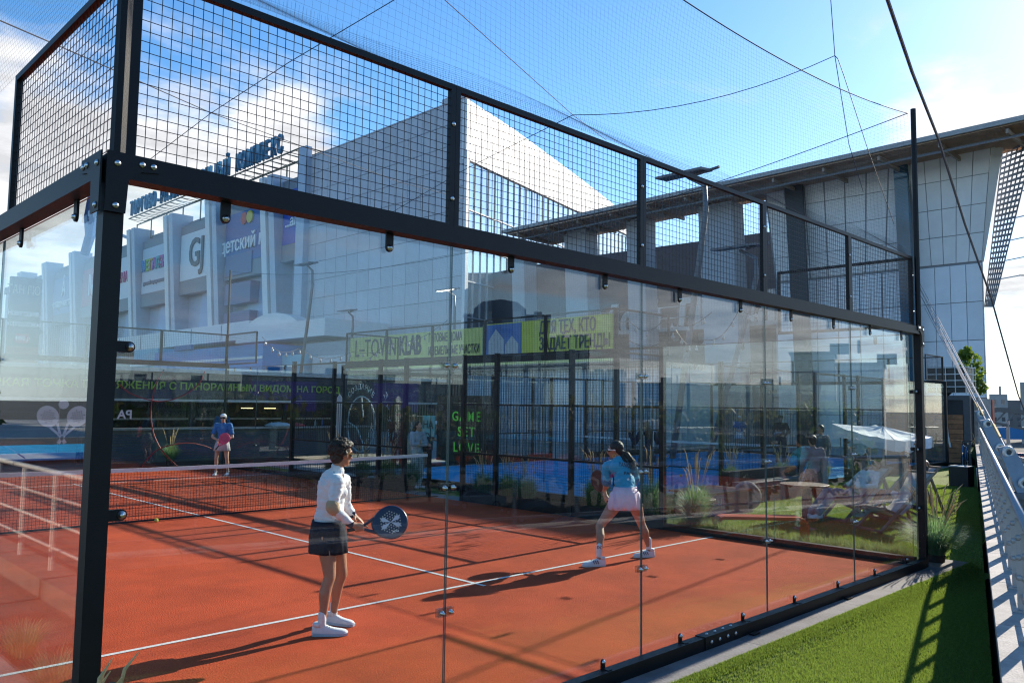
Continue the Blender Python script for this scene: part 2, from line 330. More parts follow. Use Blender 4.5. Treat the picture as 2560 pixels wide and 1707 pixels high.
def end_wall(name, label, T, base, detail=True, ztop=4.04, extra_posts=True):
    """10 m end wall: u along the wall, v<0 is outside. glass 3 m, mesh to 4 m"""
    root = thing(name, label, 'court wall', base, 'end walls of the padel courts')
    MB(T).box(.0, 10.0, -.10, -.012, -.004, .098).build('bottom_beam', BLACK, root)
    tb = MB(T).box(.0, 10.0, -.10, 0.0, 3.0, 3.10).build('top_beam', BLACK, root)
    for u in (-.043, 10.043):
        MB(T).box(u-.043, u+.043, -.09, 0.0-.002, -.004, 3.10).build('corner_post', BLACK, root)
    for i in range(5):
        pane(T, root, 2*i+.006 + (.012 if i == 0 else 0), 2*i+1.994 - (.012 if i == 4 else 0), .05, 3.0)
        mesh_panel(T, root, 2*i+(.0 if i else .02), 2*i+1.998, 3.10, ztop, .038)
    if detail:
        for i in range(10):
            u = i+.5; tab(T, root, (u, -.022, 3.0), (0, 0, -1)); 
            m = MB(T); m.box(u-.012, u+.032, -.085, -.02, .098, .104); m.build('clamp_foot', BLACK, root)
            tab(T, root, (u, -.018, .098), (0, 0, 1), ln=.05, w=.042)
        for i in range(1, 5):
            for z in (.75, 1.5, 2.25): hinge(T, root, 2*i, z)
        for u, s in ((0.0, 1), (10.0, -1)):
            for z in (.75, 1.5, 2.25): tab(T, root, (u, -.03, z), (s, 0, 0), ln=.07)
        MB(T).box(-.012, .062, -.021, .021, 3.10, ztop).build('mesh_end_post', BLACK, root)
        # splice sleeve on the bottom beam
        sp = MB(T).box(4.75, 5.32, -.107, -.006, .003, .106).build('splice_sleeve', BLACK, root)
        boltrow(T, sp, [(4.84+.13*k, -.107, .052) for k in range(4)]); boltrow(T, sp, [(4.84+.13*k, -.06, .106) for k in range(4)], (0, 0, 1), .012)
        # corner brackets
        for u, s in ((-.088, 1), (10.088, -1)):
            poly = [(u, -.101, 2.84), (u+s*.088, -.101, 2.84), (u+s*.095, -.101, 2.99), (u+s*.15, -.101, 3.04), (u+s*.23, -.101, 3.05), (u+s*.23, -.101, 3.112), (u, -.101, 3.112)]
            br = MB(T).prism(poly, (0, -.008, 0)).build('corner_bracket', BLACK, root)
            boltrow(T, br, [(u+s*.044, -.109, 2.87), (u+s*.044, -.109, 3.06), (u+s*.15, -.109, 3.075), (u+s*.20, -.109, 3.075)], r=.015)
        for i in range(6):
            for z in (3.3, 3.78): boltrow(T, root, [(max(.0, 2*i-.02), -.02, z)], r=.016)
        for i in range(1, 5):
            lugs = MB(T)
            lugs.box(2*i-.55, 2*i-.43, -.16, -.11, .0, .012); lugs.build('anchor_lug', BLACK, root)
    return root
def side_wall(name, label, T, base, length=20, gate=True, detail=True, beam=False):
    """20 m side wall: glass 2x2 m at both ends, welded mesh between"""
    root = thing(name, label, 'court wall', base, 'side walls of the padel courts')
    for e in (0, 1):
        X = (lambda u: u) if e == 0 else (lambda u: length-u)
        lo, hi = (lambda a, b: min(X(a), X(b))), (lambda a, b: max(X(a), X(b)))
        for a, b in ((.06, 1.994), (2.006, 3.95)): pane(T, root, lo(a, b), hi(a, b), .05, 3.0)
        MB(T).box(lo(.0, 4.0), hi(.0, 4.0), *((-.10, -.01, 3.0, 3.10) if beam else (-.02, -.008, 3.004, 3.014))).build('top_beam', BLACK, root)
        mesh_panel(T, root, lo(.0, 1.9), hi(.0, 1.9), 3.10, 4.04)
        MB(T).box(lo(.06, 4.0), hi(.06, 4.0), -.11, -.012, -.004, .098).build('bottom_beam', BLACK, root)
        MB(T).box(X(4)-.045, X(4)+.045, -.09, -.002, -.004, 3.10).build('post', BLACK, root)
        if detail:
            for z in (.75, 1.5, 2.25): hinge(T, root, X(2), z)
            for u in (.5, 1.5, 2.5, 3.5): tab(T, root, (X(u), -.02, 3.0), (0, 0, -1))
            for z in (.75, 1.5, 2.25): tab(T, root, (X(.0), -.03, z), (1 if e == 0 else -1, 0, 0), ln=.06)
        if detail and e == 0:
            pl = [(-.088, -.104, 2.84), (.02, -.104, 2.84), (.03, -.104, 2.99), (.09, -.104, 3.04), (.17, -.104, 3.05), (.17, -.104, 3.112), (-.088, -.104, 3.112)]
            br = MB(T).prism([(a_, -.101, c_) for a_, b_, c_ in pl], (0, -.008, 0)).build('corner_bracket', BLACK, root); boltrow(T, br, [(-.05, -.109, 2.87), (-.05, -.109, 3.06), (.09, -.109, 3.075), (.14, -.109, 3.075)], r=.015)
    us = [4, 6, 8, 9.0, 11.0, 12, 14, 16] if gate else [4, 6, 8, 10, 12, 14, 16]
    for u in us[1:-1]: MB(T).box(u-.04, u+.04, -.085, -.002, -.004, 3.04).build('post', BLACK, root)
    for a, b in zip(us, us[1:]):
        if gate and a == 9.0:
            MB(T).box(a+.04, b-.04, -.06, -.02, 2.97, 3.03).build('rail', BLACK, root); continue
        A, B = a+.045, b-.045
        for z in (.02, 1.0, 2.0, 3.0): MB(T).box(A, B, -.065, -.02, z-.02 if z else 0, z+.02).build('rail', BLACK, root)
        for z0, z1 in ((.04, .98), (1.02, 1.98), (2.02, 2.98)):
            w = MB(T); wires(w, A, B, z0, z1, -.042, .05, .05, .0036); 
            if z0 == 1.02:
                k = int((B-A)/.085)
                for i in range(1, k): x = A+(B-A)*i/k; w.bar((x, -.05, z0), (x, -.05, z1), .009)
            w.build('wire_mesh', WIRE, root)
        MB(T).box(A, B, -.03, -.012, .04, .22).build('kick_board', BLACK, root)
    return root
I4 = Matrix.Identity(4)
end_wall('glass_end_wall', 'near glass end wall of the red court, black frame with wire mesh above, closest to the viewer', I4, (5, 0, 0))
# far end wall of the red court (outside is +y)
end_wall('glass_end_wall', 'far glass end wall of the red court, in front of the bar, with red arcs on it', Matrix.Translation((10, 20, 0)) @ Matrix.Rotation(math.pi, 4, 'Z'), (5, 20, 0), False)
# side walls: u runs along +y, outside v<0
TR = Matrix(((0, -1, 0, 10), (1, 0, 0, 0), (0, 0, 1, 0), (0, 0, 0, 1)))       # right wall x=10, outside +x
TL = Matrix(((0, 1, 0, 0), (1, 0, 0, 0), (0, 0, 1, 0), (0, 0, 0, 1)))         # left wall x=0, outside -x
side_wall('side_wall', 'right side wall of the red court, glass at its ends and dark mesh fence with a gate opening in the middle', TR, (10, 10, 0))
side_wall('side_wall', 'left side wall of the red court, glass pane at the left edge of the photo', TL, (0, 10, 0), gate=False, beam=True)
# blue court
end_wall('glass_end_wall', 'near end wall of the blue court, facing the red court across the strip of grasses', Matrix(((0, 1, 0, 12), (1, 0, 0, 6.5), (0, 0, 1, 0), (0, 0, 0, 1))), (12, 11.5, 0), False)
end_wall('glass_end_wall', 'far end wall of the blue court beside the wooden cabin', Matrix(((0, -1, 0, 32), (1, 0, 0, 6.5), (0, 0, 1, 0), (0, 0, 0, 1))), (32, 11.5, 0), False)
side_wall('side_wall', 'near long side wall of the blue court along the lounge lawn', Matrix.Translation((12, 6.5, 0)), (22, 6.5, 0), detail=False)
side_wall('side_wall', 'far long side wall of the blue court, beyond its net', Matrix.Translation((32, 16.5, 0)) @ Matrix.Rotation(math.pi, 4, 'Z'), (22, 16.5, 0), detail=False)

# ================================================================ tennis nets
NETB = M('net_cord', (.012, .012, .013), .8, 0, 0); BAND = M('net_band', (.75, .74, .72), .7, 0, .06, 30, .3, 60)
def court_net(label, a, b, dirn, nrm, base, n=200):
    root = thing('padel_net', label, 'net', base, 'nets across the padel courts')
    a, b = Vector(a), Vector(b); d = b-a; ln = d.length; d.normalize(); nn = Vector(nrm)
    sag = lambda s: .92-.04*math.sin(math.pi*s/ln)
    m = MB(); k = int(ln/.05)
    for i in range(k+1):
        s = ln*i/k; p = a+d*s; w = .004*math.sin(i*1.7); m.bar(p+Vector((0, 0, .02))+nn*w, p+Vector((0, 0, sag(s)-.05)), .0045)
    for j in range(1, 18):
        f = j/18; pts = [a+d*(ln*i/20)+Vector((0, 0, .02+f*(sag(ln*i/20)-.07)+.004*math.sin(i*2.1+j))) for i in range(21)]
        for p, q in zip(pts, pts[1:]): m.bar(p, q, .0045)
    m.build('netting', NETB, root)
    bm_ = MB()
    for i in range(40):
        s0, s1 = ln*i/40, ln*(i+1)/40; bm_.bar(a+d*s0+Vector((0, 0, sag(s0)-.025+.003*math.sin(i*2.3))), a+d*s1+Vector((0, 0, sag(s1)-.025+.003*math.sin(i*2.3+2.3))), .022, .062)
    bm_.build('top_band', BAND, root)
    MB().bar(a+Vector((0, 0, .025)), b+Vector((0, 0, .025)), .02, .03).build('bottom_cord', NETB, root)
    for p, s in ((a, -1), (b, 1)):
        po = MB(); q = p+d*(s*.05); po.bar(q, q+Vector((0, 0, 1.02)), .075); po.bar(q-d*.09+Vector((0, 0, .006)), q+d*.22*s+Vector((0, 0, .006)), .12, .012); po.build('net_post', BLACK, root)
    return root
court_net('white banded net across the red court', (.06, 10, 0), (9.9, 10, 0), 0, (0, 1, 0), (5, 10, 0))
court_net('white banded net across the blue court', (22, 6.65, -.02), (22, 16.35, -.02), 0, (1, 0, 0), (22, 11.5, 0))

# ================================================================ high ball-stop netting above the walls
BNET = M('ball_stop_net', (.03, .028, .03), .55, 0, 0); ROPE = M('net_rope', (.02, .02, .025), .7, 0, 0)
def rope_pts(p, q, sag, n=24):
    p, q = Vector(p), Vector(q); return [p.lerp(q, i/n)-Vector((0, 0, sag*4*(i/n)*(1-i/n))) for i in range(n+1)]
bn = thing('ball_stop_net', 'fine black ball-stop net rising above the mesh of the red court on thin masts', 'netting', (5, 0, 4.04))
def net_sheet(P, Q, sag, z0, cell=.05, w=.00062, lean=(0, 0, 0), nm='net_sheet'):
    """vertical strands hang from a sagging head rope P->Q down to height z0"""
    top = rope_pts(P, Q, sag, 60); ln = (Vector(Q)-Vector(P)).length; m = MB(); n = int(ln/cell); lean = Vector(lean)
    def tp(f):
        i = min(59, int(f*60)); return top[i].lerp(top[i+1], f*60-i)
    cols = 60; H = 44
    grid = [[None]*(H+1) for _ in range(n+1)]
    for i in range(n+1):
        f = i/n; t = tp(f); b = Vector((P[0]+(Q[0]-P[0])*f, P[1]+(Q[1]-P[1])*f, z0))+lean
        pts = []
        for j in range(5):
            g = j/4; bul = .10*math.sin(math.pi*g)*math.sin(f*9+1)
            off = Vector((Q[1]-P[1], P[0]-Q[0], 0)).normalized()*bul; pts.append(b.lerp(t, g)+off)
        for p, q in zip(pts, pts[1:]): m.bar(p, q, w)
        grid[i] = pts
    hmax = max((grid[i][4]-grid[i][0]).length for i in range(n+1)); rows = int(hmax/cell)
    st = max(1, n//40)
    for j in range(rows):
        prev = None
        for i in list(range(0, n+1, st)):
            pts = grid[i]; tot = (pts[4]-pts[0]).length; g = min(1, (j+.5)/rows)*4; k = min(3, int(g)); p = pts[k].lerp(pts[k+1], g-k)
            if prev is not None: m.bar(prev, p, w)
            prev = p
    m.build(nm, BNET, bn, kind='stuff')
    MB().tube(top, .006, 5).build('head_rope', ROPE, bn)
net_sheet((0, 0, 6.0), (10, 0, 6.0), .42, 4.05)
net_sheet((10, 0, 6.0), (10, 20, 6.0), .8, 3.3)
net_sheet((0, 0, 6.0), (0, 14, 6.0), .5, 4.05)
m = MB()                                                     # folded hem that lies along the mesh top
for j in range(14):
    pts = [Vector((10*i/40, .05+.006*j, 4.07+.011*j+.03*math.sin(i*.55+j*.2))) for i in range(41)]
    for p, q in zip(pts, pts[1:]): m.bar(p, q, .0008)
for i in range(420):
    x = 10*i/420; o = .03*math.sin(i*.0523*1.0); m.bar((x, .05, 4.07+o), (x+.05, .128, 4.21+o), .001)
m.build('folded_hem', BNET, bn, kind='stuff')
for x, y, z1 in ((10.03, -.06, 6.05), (-.03, -.06, 6.05), (10.03, 20.06, 6.05), (-.03, 20.06, 6.05)):
    mast = MB(); mast.tube([(x, y, 3.1), (x, y, z1)], .035, 8); mast.build('net_mast', BLACK, bn)
# ================================================================ shopping centre and its neighbours
PANEL = M('grey_cladding', (.56, .55, .57), .5, .0, .05, 1.5, rnd=.06)
PANELD = M('dark_grey_cladding', (.22, .24, .26), .5, .1, .06, 1.5)
WCLAD = M('white_cladding', (.78, .78, .77), .5, 0, .04, 2)
LBLUE = M('pale_blue_cladding', (.41, .48, .57), .45, .1, .06, 2)
JOINT = M('joint_grey', (.30, .31, .33), .8, 0, 0)  # own grey of the joints and panel cores
ROOFG = M('canopy_sheet', (.60, .43, .32), .7, .0, .15, 2)
WIN = M('window_glass', (.05, .075, .10), .06, 0, .2, .3, spec=.9)
MULL = M('white_mullion', (.75, .75, .74), .4, 0, .04)
STEEL = M('galvanised_steel', (.40, .42, .44), .42, .7, .15, 9)
SIGNB = M('sign_blue', (.012, .10, .32), .5, 0, .1); SIGNW = M('sign_white', (.76, .77, .78), .5, 0, .04)
LETB = M('letter_blue', (.025, .15, .27), .45, 0, .1); LETW = M('letter_white', (.82, .82, .80), .5, 0, 0)
LETD = M('letter_dark', (.05, .06, .07), .5, 0, 0)
def panels(parent, o, xd, yd, nx, ny, w, h, mat, name='facade_panel', gap=.05, th=.06, skip=None, clip=None):
    o = Vector(o); xd = Vector(xd).normalized(); yd = Vector(yd).normalized(); zd = xd.cross(yd)
    m = MB(); a = gap/2
    q = [xd*a+yd*a, xd*(w-a)+yd*a, xd*(w-a)+yd*(h-a), xd*a+yd*(h-a)]
    m.prism(q, zd*th); me = m.mesh(name, mat)
    for i in range(nx):
        for j in range(ny):
            if skip and skip(i, j): continue
            ob = obj(name, me, parent); p = o+xd*(w*i)+yd*(h*j)
            ob.matrix_parent_inverse = Matrix.Translation(-Vector(parent['_base'])) if parent.get('_base') is not None else I4
            ob.location = p
# --- tall hall
mall = thing('shopping_hall', 'tall pale grey panelled hall of the shopping centre with slanted white glazed front', 'building', (50, 60, -6))
yc, yb = 49.3, 75.7; Cn = Vector((45, yc, 0)); GD = Vector((.965, .264, 0))
hall = MB(); far = Cn+GD*46
hall.prism([(45.08, yc+.05, -6), (45.08, yb, -6), (47, yb, -6), (47, yc+.6, -6)], (0, 0, 35.0)); hall.build('hall_core', JOINT, mall)
panels(mall, (45.06, yb, 1.2), (0, -1, 0), (0, 0, 1), 13, 14, (yb-yc)/13, 2.0, PANEL)
MB().box(44.9, 45.6, 49.2, 52.4, 29.2, 29.75).box(44.95, 46, 52.5, yb, 29.2, 29.32).build('parapet_cap', PANEL, mall)
MB().box(44.3, 45.05, 75.2, 76.9, 0, 30.4).build('corner_pilaster', LBLUE, mall)
# white front with sloping top above a curtain wall
def GP(k, z, off=0): p = Cn+GD*k+Vector((GD.y, -GD.x, 0))*off; return (p.x, p.y, z)
wf = MB(); top = [(0, 29.0), (8, 28.8), (15.6, 28.3), (24, 27.7), (32, 27.0), (40, 26.0), (46, 25.0)]
prof = [GP(0, 23.6, .25)]+[GP(46, 24.0, .25)]+[GP(k, z, .25) for k, z in reversed(top)]
nn = Vector((GD.y, -GD.x, 0)); wf.prism([Vector(p) for p in prof], -nn*.5); wf.build('white_fascia', WCLAD, mall)
MB().prism([Vector(GP(.4, -5, .02)), Vector(GP(46, -5, .02)), Vector(GP(46, 24.0, .02)), Vector(GP(.4, 23.6, .02))], -nn*.05).build('curtain_wall', M('mirror_glazing', (.70, .74, .78), .06, .85, .1, .3), mall)
mm = MB(); mm.prism([Vector(GP(0, -5, .0)), Vector(GP(.5, -5, .0)), Vector(GP(.5, 24.4, .0)), Vector(GP(0, 24.4, .0))], nn*.32)
mm.build('corner_mullion', MULL, mall)
mm = MB()
for i in range(1, 38): k = .5+1.2*i; mm.bar(GP(k, -5, .06), GP(k, 23.7, .06), .07, .10)
mm.build('mullion', MULL, mall)
mm = MB()
for z in (3.2, 6.4, 9.6, 12.8, 16.0, 19.2): mm.bar(GP(.4, z, .08), GP(46, z, .08), .12, .10)
mm.build('transom', MULL, mall)
# --- lower long wing with leaning pilasters and signs
wing = thing('shopping_wing', 'long pale blue wing of the shopping centre with leaning pilasters and shop signs', 'building', (52, 130, -6))
MB().box(47.2, 80, 77, 215, -6, 27.4).build('wing_wall', LBLUE, wing)
MB().box(46.9, 48, 77, 215, 26.2, 27.7).build('eaves_band', M('eaves_grey', (.26, .28, .30), .6, 0, .1), wing)
py = [82.5, 97.6, 111.5, 126, 140, 155, 172, 190]
for y in py:
    for dy, c in ((0, LBLUE), (2.0, WCLAD)):
        y0 = y+dy; MB().prism([(44.2, y0, 28.6), (47.3, y0, 28.6), (47.3, y0, -6), (46.6, y0, -6)], (0, 1.25, 0)).build('pilaster', c, wing)
def sloped_slab(y0, y1): 
    return MB().prism([(46.2, y0, 6.0), (47.15, y0, 24), (47.15, y0+.01+(y1-y0)*.45, 24), (46.2, y0+(y1-y0)*.62, 6.0)], (.04, 0, 0))
for y in py[:6]: sloped_slab(y-11.0, y-.3).build('slanted_panel', M('mid_blue_cladding', (.30, .42, .58), .45, .1, .06), wing)
for y in py:
    for z in (9.5,): MB().box(46.9, 47.3, y-9.2, y-8.0, z, z+2.6).build('window', WIN, wing)
# dark blue stair landings
for i, z in enumerate((10.5, 14.2, 17.9)): MB().box(45.5, 47.2, 89.5, 96.5, z, z+2.7).build('balcony_box', M('dusk_blue_panel', (.10, .14, .27), .5, 0, .1), wing)
def shop_sign(label, y0, y1, z0, z1, mat, lines, x=45.6):
    s = thing('shop_sign', label, 'sign', (x, (y0+y1)/2, z0), 'shop signs on the long wing')
    MB().box(x, x+.5, y0, y1, z0, z1).build('sign_board', mat, s)
    MB().box(x+.05, x+.9, y0-.25, y1+.25, z1, z1+1.3).build('top_frame', M('sign_frame_grey', (.22, .25, .28), .6, 0, .1), s); MB().box(x+.05, x+.9, y0-.25, y1+.25, z0-2.0, z0).build('bottom_frame', MATS['sign_frame_grey'], s)
    for body, size, fy, fz, m, sx in lines:
        text('lettering', body, size, (x-.06, y1+(y0-y1)*fy, z0+(z1-z0)*fz), (0, -1, 0), m, s, ext=.12, sx=sx, bold=.012)
    return s
shop_sign('blue shop sign lettered детский мир', 84.2, 97.0, 19.5, 26.0, SIGNB, [('детский мир', 2.6, .5, .36, LETW, .95), ('●', 2.0, .40, .82, M('sign_red', (.5, .05, .03)), 1), ('●', 2.0, .52, .82, M('sign_yellow', (.6, .5, .05)), 1)])
shop_sign('blue shop sign beside the tall hall, partly behind a black beam', 77.8, 82.2, 20.2, 26.6, M('sign_cobalt', (.012, .07, .42), .5, 0, .05), [('...аль', 1.8, .62, .40, LETW, .9)])
shop_sign('white shop sign with large grey letters GJ', 100.2, 111.2, 18.8, 25.4, SIGNW, [('GJ', 5.6, .5, .52, LETD, .9)])
sg = shop_sign('white shop sign with the multicoloured word МЕГАЛЭНД', 114.2, 125.6, 18.2, 25.2, M('sign_pale', (.55, .62, .68), .5, 0, .05), [('детский парк развлечений', .8, .5, .22, LETB, .9)])
for i, ch in enumerate('МЕГАЛЭНД'):
    c = [(.01, .25, .55), (.25, .5, .05), (.6, .35, .05), (.45, .08, .4), (.05, .4, .4), (.5, .05, .2), (.5, .06, .35), (.2, .5, .08)][i]
    text('lettering', ch, 2.3, (45.5, 125.0-1.3*i-.5, 22.4), (0, -1, 0), M('letter_col%d' % i, c), sg, ext=.12, bold=.03)
shop_sign('white shop sign with a magenta word', 128.5, 139.5, 18.2, 25.0, SIGNW, [('ХОМНАТЯ', 2.3, .5, .5, M('sign_magenta', (.45, .02, .20)), .95)])
shop_sign('red and white shop sign beside the black corner post', 142.5, 154, 18.4, 25.0, M('sign_rose', (.55, .18, .22)), [('М', 5, .5, .5, LETW, 1)])
shop_sign('blue grey shop sign with a white runner and the word спортмастер', 158, 171, 18, 25.0, M('sign_slate', (.25, .33, .48)), [('спортмастер', 2.1, .5, .28, LETW, .95), ('Å', 4.2, .5, .68, LETW, .8)])
shop_sign('pale shop sign lettered кари, farthest along the wing', 176, 189, 17.5, 24, M('sign_lilac', (.45, .42, .55)), [('кари', 4, .5, .5, LETW, .9)])
# roof lettering on a steel frame
rs = thing('roof_sign', 'blue roof lettering ТОРГОВО-РАЗВЛЕКАТЕЛЬНЫЙ КОМПЛЕКС on a steel frame', 'sign', (46, 105, 28))
S0, S1 = Vector((45.2, 131.0, 31.0)), Vector((45.2, 82.0, 31.0))
word = 'ТОРГОВО-РАЗВЛЕКАТЕЛЬНЫЙ КОМПЛЕКС'
for i, ch in enumerate(word):
    if ch == ' ': continue
    f = (i+.5)/len(word); text('letter', ch, 3.1, S0.lerp(S1, f)+Vector((0, 0, 1.25)), (0, -1, 0), LETB, rs, ext=.18, bold=.015, sx=.60)
fr = MB()
for z, x in ((31.0, 45.3), (30.2, 46.6), (31.0, 47.8)): fr.bar((x, 131.6, z), (x, 77.5, z), .14)
for i in range(28): 
    y = 131.5-2*i; fr.bar((45.3, y, 31), (47.8, y, 31), .08); fr.bar((45.3, y, 31), (46.6, y-2, 30.2), .07)
    if i % 3 == 0: fr.bar((46.6, y, 30.2), (46.6, y, 27.2), .14)
fr.build('sign_frame', M('frame_olive', (.16, .15, .11), .7), rs)
bk = thing('roof_letter', 'large leaning blue roof letter К above the wing, right of the black corner post', 'sign', (46, 138, 28))
text('letter', 'К', 8.6, (45.4, 140.0, 33.0), (0, -1, .0), M('letter_cobalt', (.012, .10, .33), .45), bk, ext=.5, bold=.03, sx=.9)
MB().bar((45.8, 137.6, 29.5), (46.8, 133.2, 28), .5).bar((46.8, 133.2, 28), (46.8, 132.6, 25), .5).build('letter_stand', LBLUE, bk)
bk = thing('roof_emblem', 'blue roof emblem above the wing, left of the black corner post', 'sign', (46, 150, 28))
em = MB(); em.tube([(45.4, 153, 28), (45.4, 150.5, 31), (45.4, 150, 34), (45.4, 148, 37), (45.4, 146, 39)], [.8, .9, 1.4, 1.6, .3], 8); em.tube([(45.4, 150, 34), (45.4, 147.5, 35), (45.4, 146, 33.5)], [.9, .7, .2], 8); em.build('emblem', MATS['letter_cobalt'], bk)
# --- white entrance roof, blue pavilion, low grey block in front of the wing
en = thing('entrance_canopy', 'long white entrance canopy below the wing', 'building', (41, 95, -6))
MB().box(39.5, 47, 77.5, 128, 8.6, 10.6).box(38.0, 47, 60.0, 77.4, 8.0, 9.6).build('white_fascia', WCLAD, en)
MB().box(41, 47, 60, 128, -6, 8.0).build('canopy_front', M('grey_shopfront', (.30, .34, .38), .4, 0, .2, .4), en)  # even grey shop front under the canopy
arch = MB(); arch.prism([(39.3, 72.5+6.5*math.cos(t), 8.4+2.6*math.sin(t)) for t in [math.pi*i/14 for i in range(15)]], (1.5, 0, 0)); arch.build('arched_gable', WCLAD, en)
for y in (84, 92, 100, 108, 116): MB().box(39.44, 39.5, y, y+.06, 8.7, 10.5).build('fascia_joint', JOINT, en)
bp_ = thing('blue_pavilion', 'bright blue flat roofed pavilion beyond the far corner of the red court', 'building', (37, 70, -6))
SKYB = M('pavilion_blue', (.02, .21, .52), .5, 0, .12, .3); CYAN = M('pavilion_cyan', (.10, .45, .62), .5, 0, .08, .3)
def yat(px, x): return onx(px, 930, x).y
def zat(px, py_, x): return onx(px, py_, x).z
X_ = 35
MB().box(X_, X_+6, yat(655, X_), yat(385, X_), -6, zat(500, 872, X_)).build('pavilion_wall', SKYB, bp_)
MB().box(X_+.4, X_+6, yat(384, X_), yat(325, X_), -6, zat(360, 872, X_)).build('pavilion_wall', CYAN, bp_)
MB().box(X_-.3, X_, yat(482, X_), yat(440, X_), zat(460, 876, X_), zat(460, 864, X_)).build('roof_box', M('pavilion_deep', (.015, .13, .36)), bp_)
MB().box(X_-.06, X_, yat(655, X_), yat(325, X_), zat(500, 903, X_)-.12, zat(500, 903, X_)+.12).build('light_strip', WCLAD, bp_)
gb = thing('low_shop_block', 'low pale turquoise shop block between the pavilion and the yellow banner', 'building', (37, 57, -6))
MB().box(37, 44, yat(760, 37), yat(662, 37), -6, zat(710, 888, 37)).build('shop_wall', M('pale_turquoise', (.22, .48, .58), .5, 0, .1), gb)
MB().box(38.4, 44, yat(985, 38.4), yat(757, 38.4), -6, zat(850, 852, 38.4)).build('shop_wall', M('mid_grey_wall', (.30, .33, .36), .6, 0, .08), gb)
MB().box(37.6, 38.4, yat(900, 38), yat(790, 38), -6, zat(850, 888, 38)).build('shop_front', M('pale_front', (.50, .53, .56), .6), gb)
# --- annex with yellow banners
an = thing('annex', 'low annex with dark slats and pale blue sheet wall under the yellow banners', 'building', (38, 38, -6))
CORR = M('corrugated_blue', (.44, .54, .66), .4, .2, .08, 2)
MB().box(36.4, 43, 22.6, 53, -6, 4.2).build('annex_core', CORR, an)
cm = MB()
for i in range(68): y = 22.7+.24*i; cm.box(36.30, 36.4, y, y+.12, -5.9, 4.18)
cm.build('corrugated_sheet', CORR, an, kind='stuff')
cm = MB()
for i in range(44): y = 39.2+.31*i; cm.box(36.2, 36.4, y, y+.16, -5.9, 4.0)
cm.build('slat_screen', M('bronze_slat', (.12, .085, .06), .5, 0, .2), an, kind='stuff')
MB().box(36.36, 36.42, 39.0, 53, -5.9, 4.1).build('slat_backing', M('dark_backing', (.03, .035, .04)), an)
MB().box(35.7, 36.6, 22.0, 53.2, 4.2, 4.55).build('eaves_beam', M('dark_beam', (.05, .05, .055), .5), an)
YEL = M('banner_yellow', (.68, .66, .20), .6, 0, .05, 1); BDK = M('banner_ink', (.045, .05, .06), .6, 0, 0)
b1 = thing('banner', 'long yellow banner lettered L-TOWNKLAB with two smaller lines', 'banner', (36, 44, 5), 'yellow advertising banners on the annex')
MB().box(35.9, 36.1, 36.3, 52.6, 5.22, 7.22).build('banner_sheet', YEL, b1)
MB().box(35.95, 36.05, 36.3, 52.6, 4.60, 5.08).build('lower_strip', YEL, b1)
def onb(p, body, size, y, z, sx, bold=0., x=35.88): text('lettering', body, size, (x, y, z), (0, -1, 0), BDK, p, ext=.015, sx=sx, bold=bold)
onb(b1, 'L–TO', 1.95, 50.2, 6.25, .72); onb(b1, 'WN', 1.95, 47.35, 6.25, .60, .012); onb(b1, 'KLAB', 1.95, 44.6, 6.25, .58, .035)
text('lettering', 'ГОТОВЫЕ ДОМА', .86, (35.88, 42.4, 6.70), (0, -1, 0), BDK, b1, ext=.015, sx=.52, bold=.008, align='LEFT')
text('lettering', 'И ЗЕМЕЛЬНЫЕ УЧАСТКИ', .86, (35.88, 42.4, 5.75), (0, -1, 0), BDK, b1, ext=.015, sx=.52, bold=.008, align='LEFT')
b2 = thing('banner', 'yellow banner with a house picture lettered ДЛЯ ТЕХ, КТО ЗАДАЁТ ТРЕНДЫ', 'banner', (36, 31, 5), 'yellow advertising banners on the annex')
MB().box(35.6, 35.8, 25.3, 36.25, 5.22, 7.32).build('banner_sheet', M('banner_lime', (.60, .58, .08), .6, 0, .05, 1), b2)
MB().box(35.7, 35.78, 25.3, 36.25, 4.60, 5.08).build('lower_strip', YEL, b2)
MB().box(35.56, 35.6, 32.6, 36.2, 5.28, 7.26).build('picture_sky', M('print_blue', (.06, .16, .42), .6, 0, .25, .6), b2)
MB().prism([(35.55, 35.6, 5.3), (35.55, 35.6, 6.2), (35.55, 34.9, 6.95), (35.55, 34.1, 6.2), (35.55, 34.1, 5.3)], (-.02, 0, 0)).prism([(35.55, 34.0, 5.3), (35.55, 34.0, 5.9), (35.55, 33.4, 6.45), (35.55, 32.8, 5.9), (35.55, 32.8, 5.3)], (-.015, 0, 0)).build('picture_house', M('print_house', (.45, .45, .46)), b2)
text('lettering', 'ДЛЯ ТЕХ, КТО', 1.10, (35.55, 31.0, 6.76), (0, -1, 0), BDK, b2, ext=.015, sx=.60, bold=.010, align='LEFT')
text('lettering', 'ЗАДАЁТ ТРЕНДЫ', 1.10, (35.55, 31.0, 5.75), (0, -1, 0), BDK, b2, ext=.015, sx=.60, bold=.010, align='LEFT')
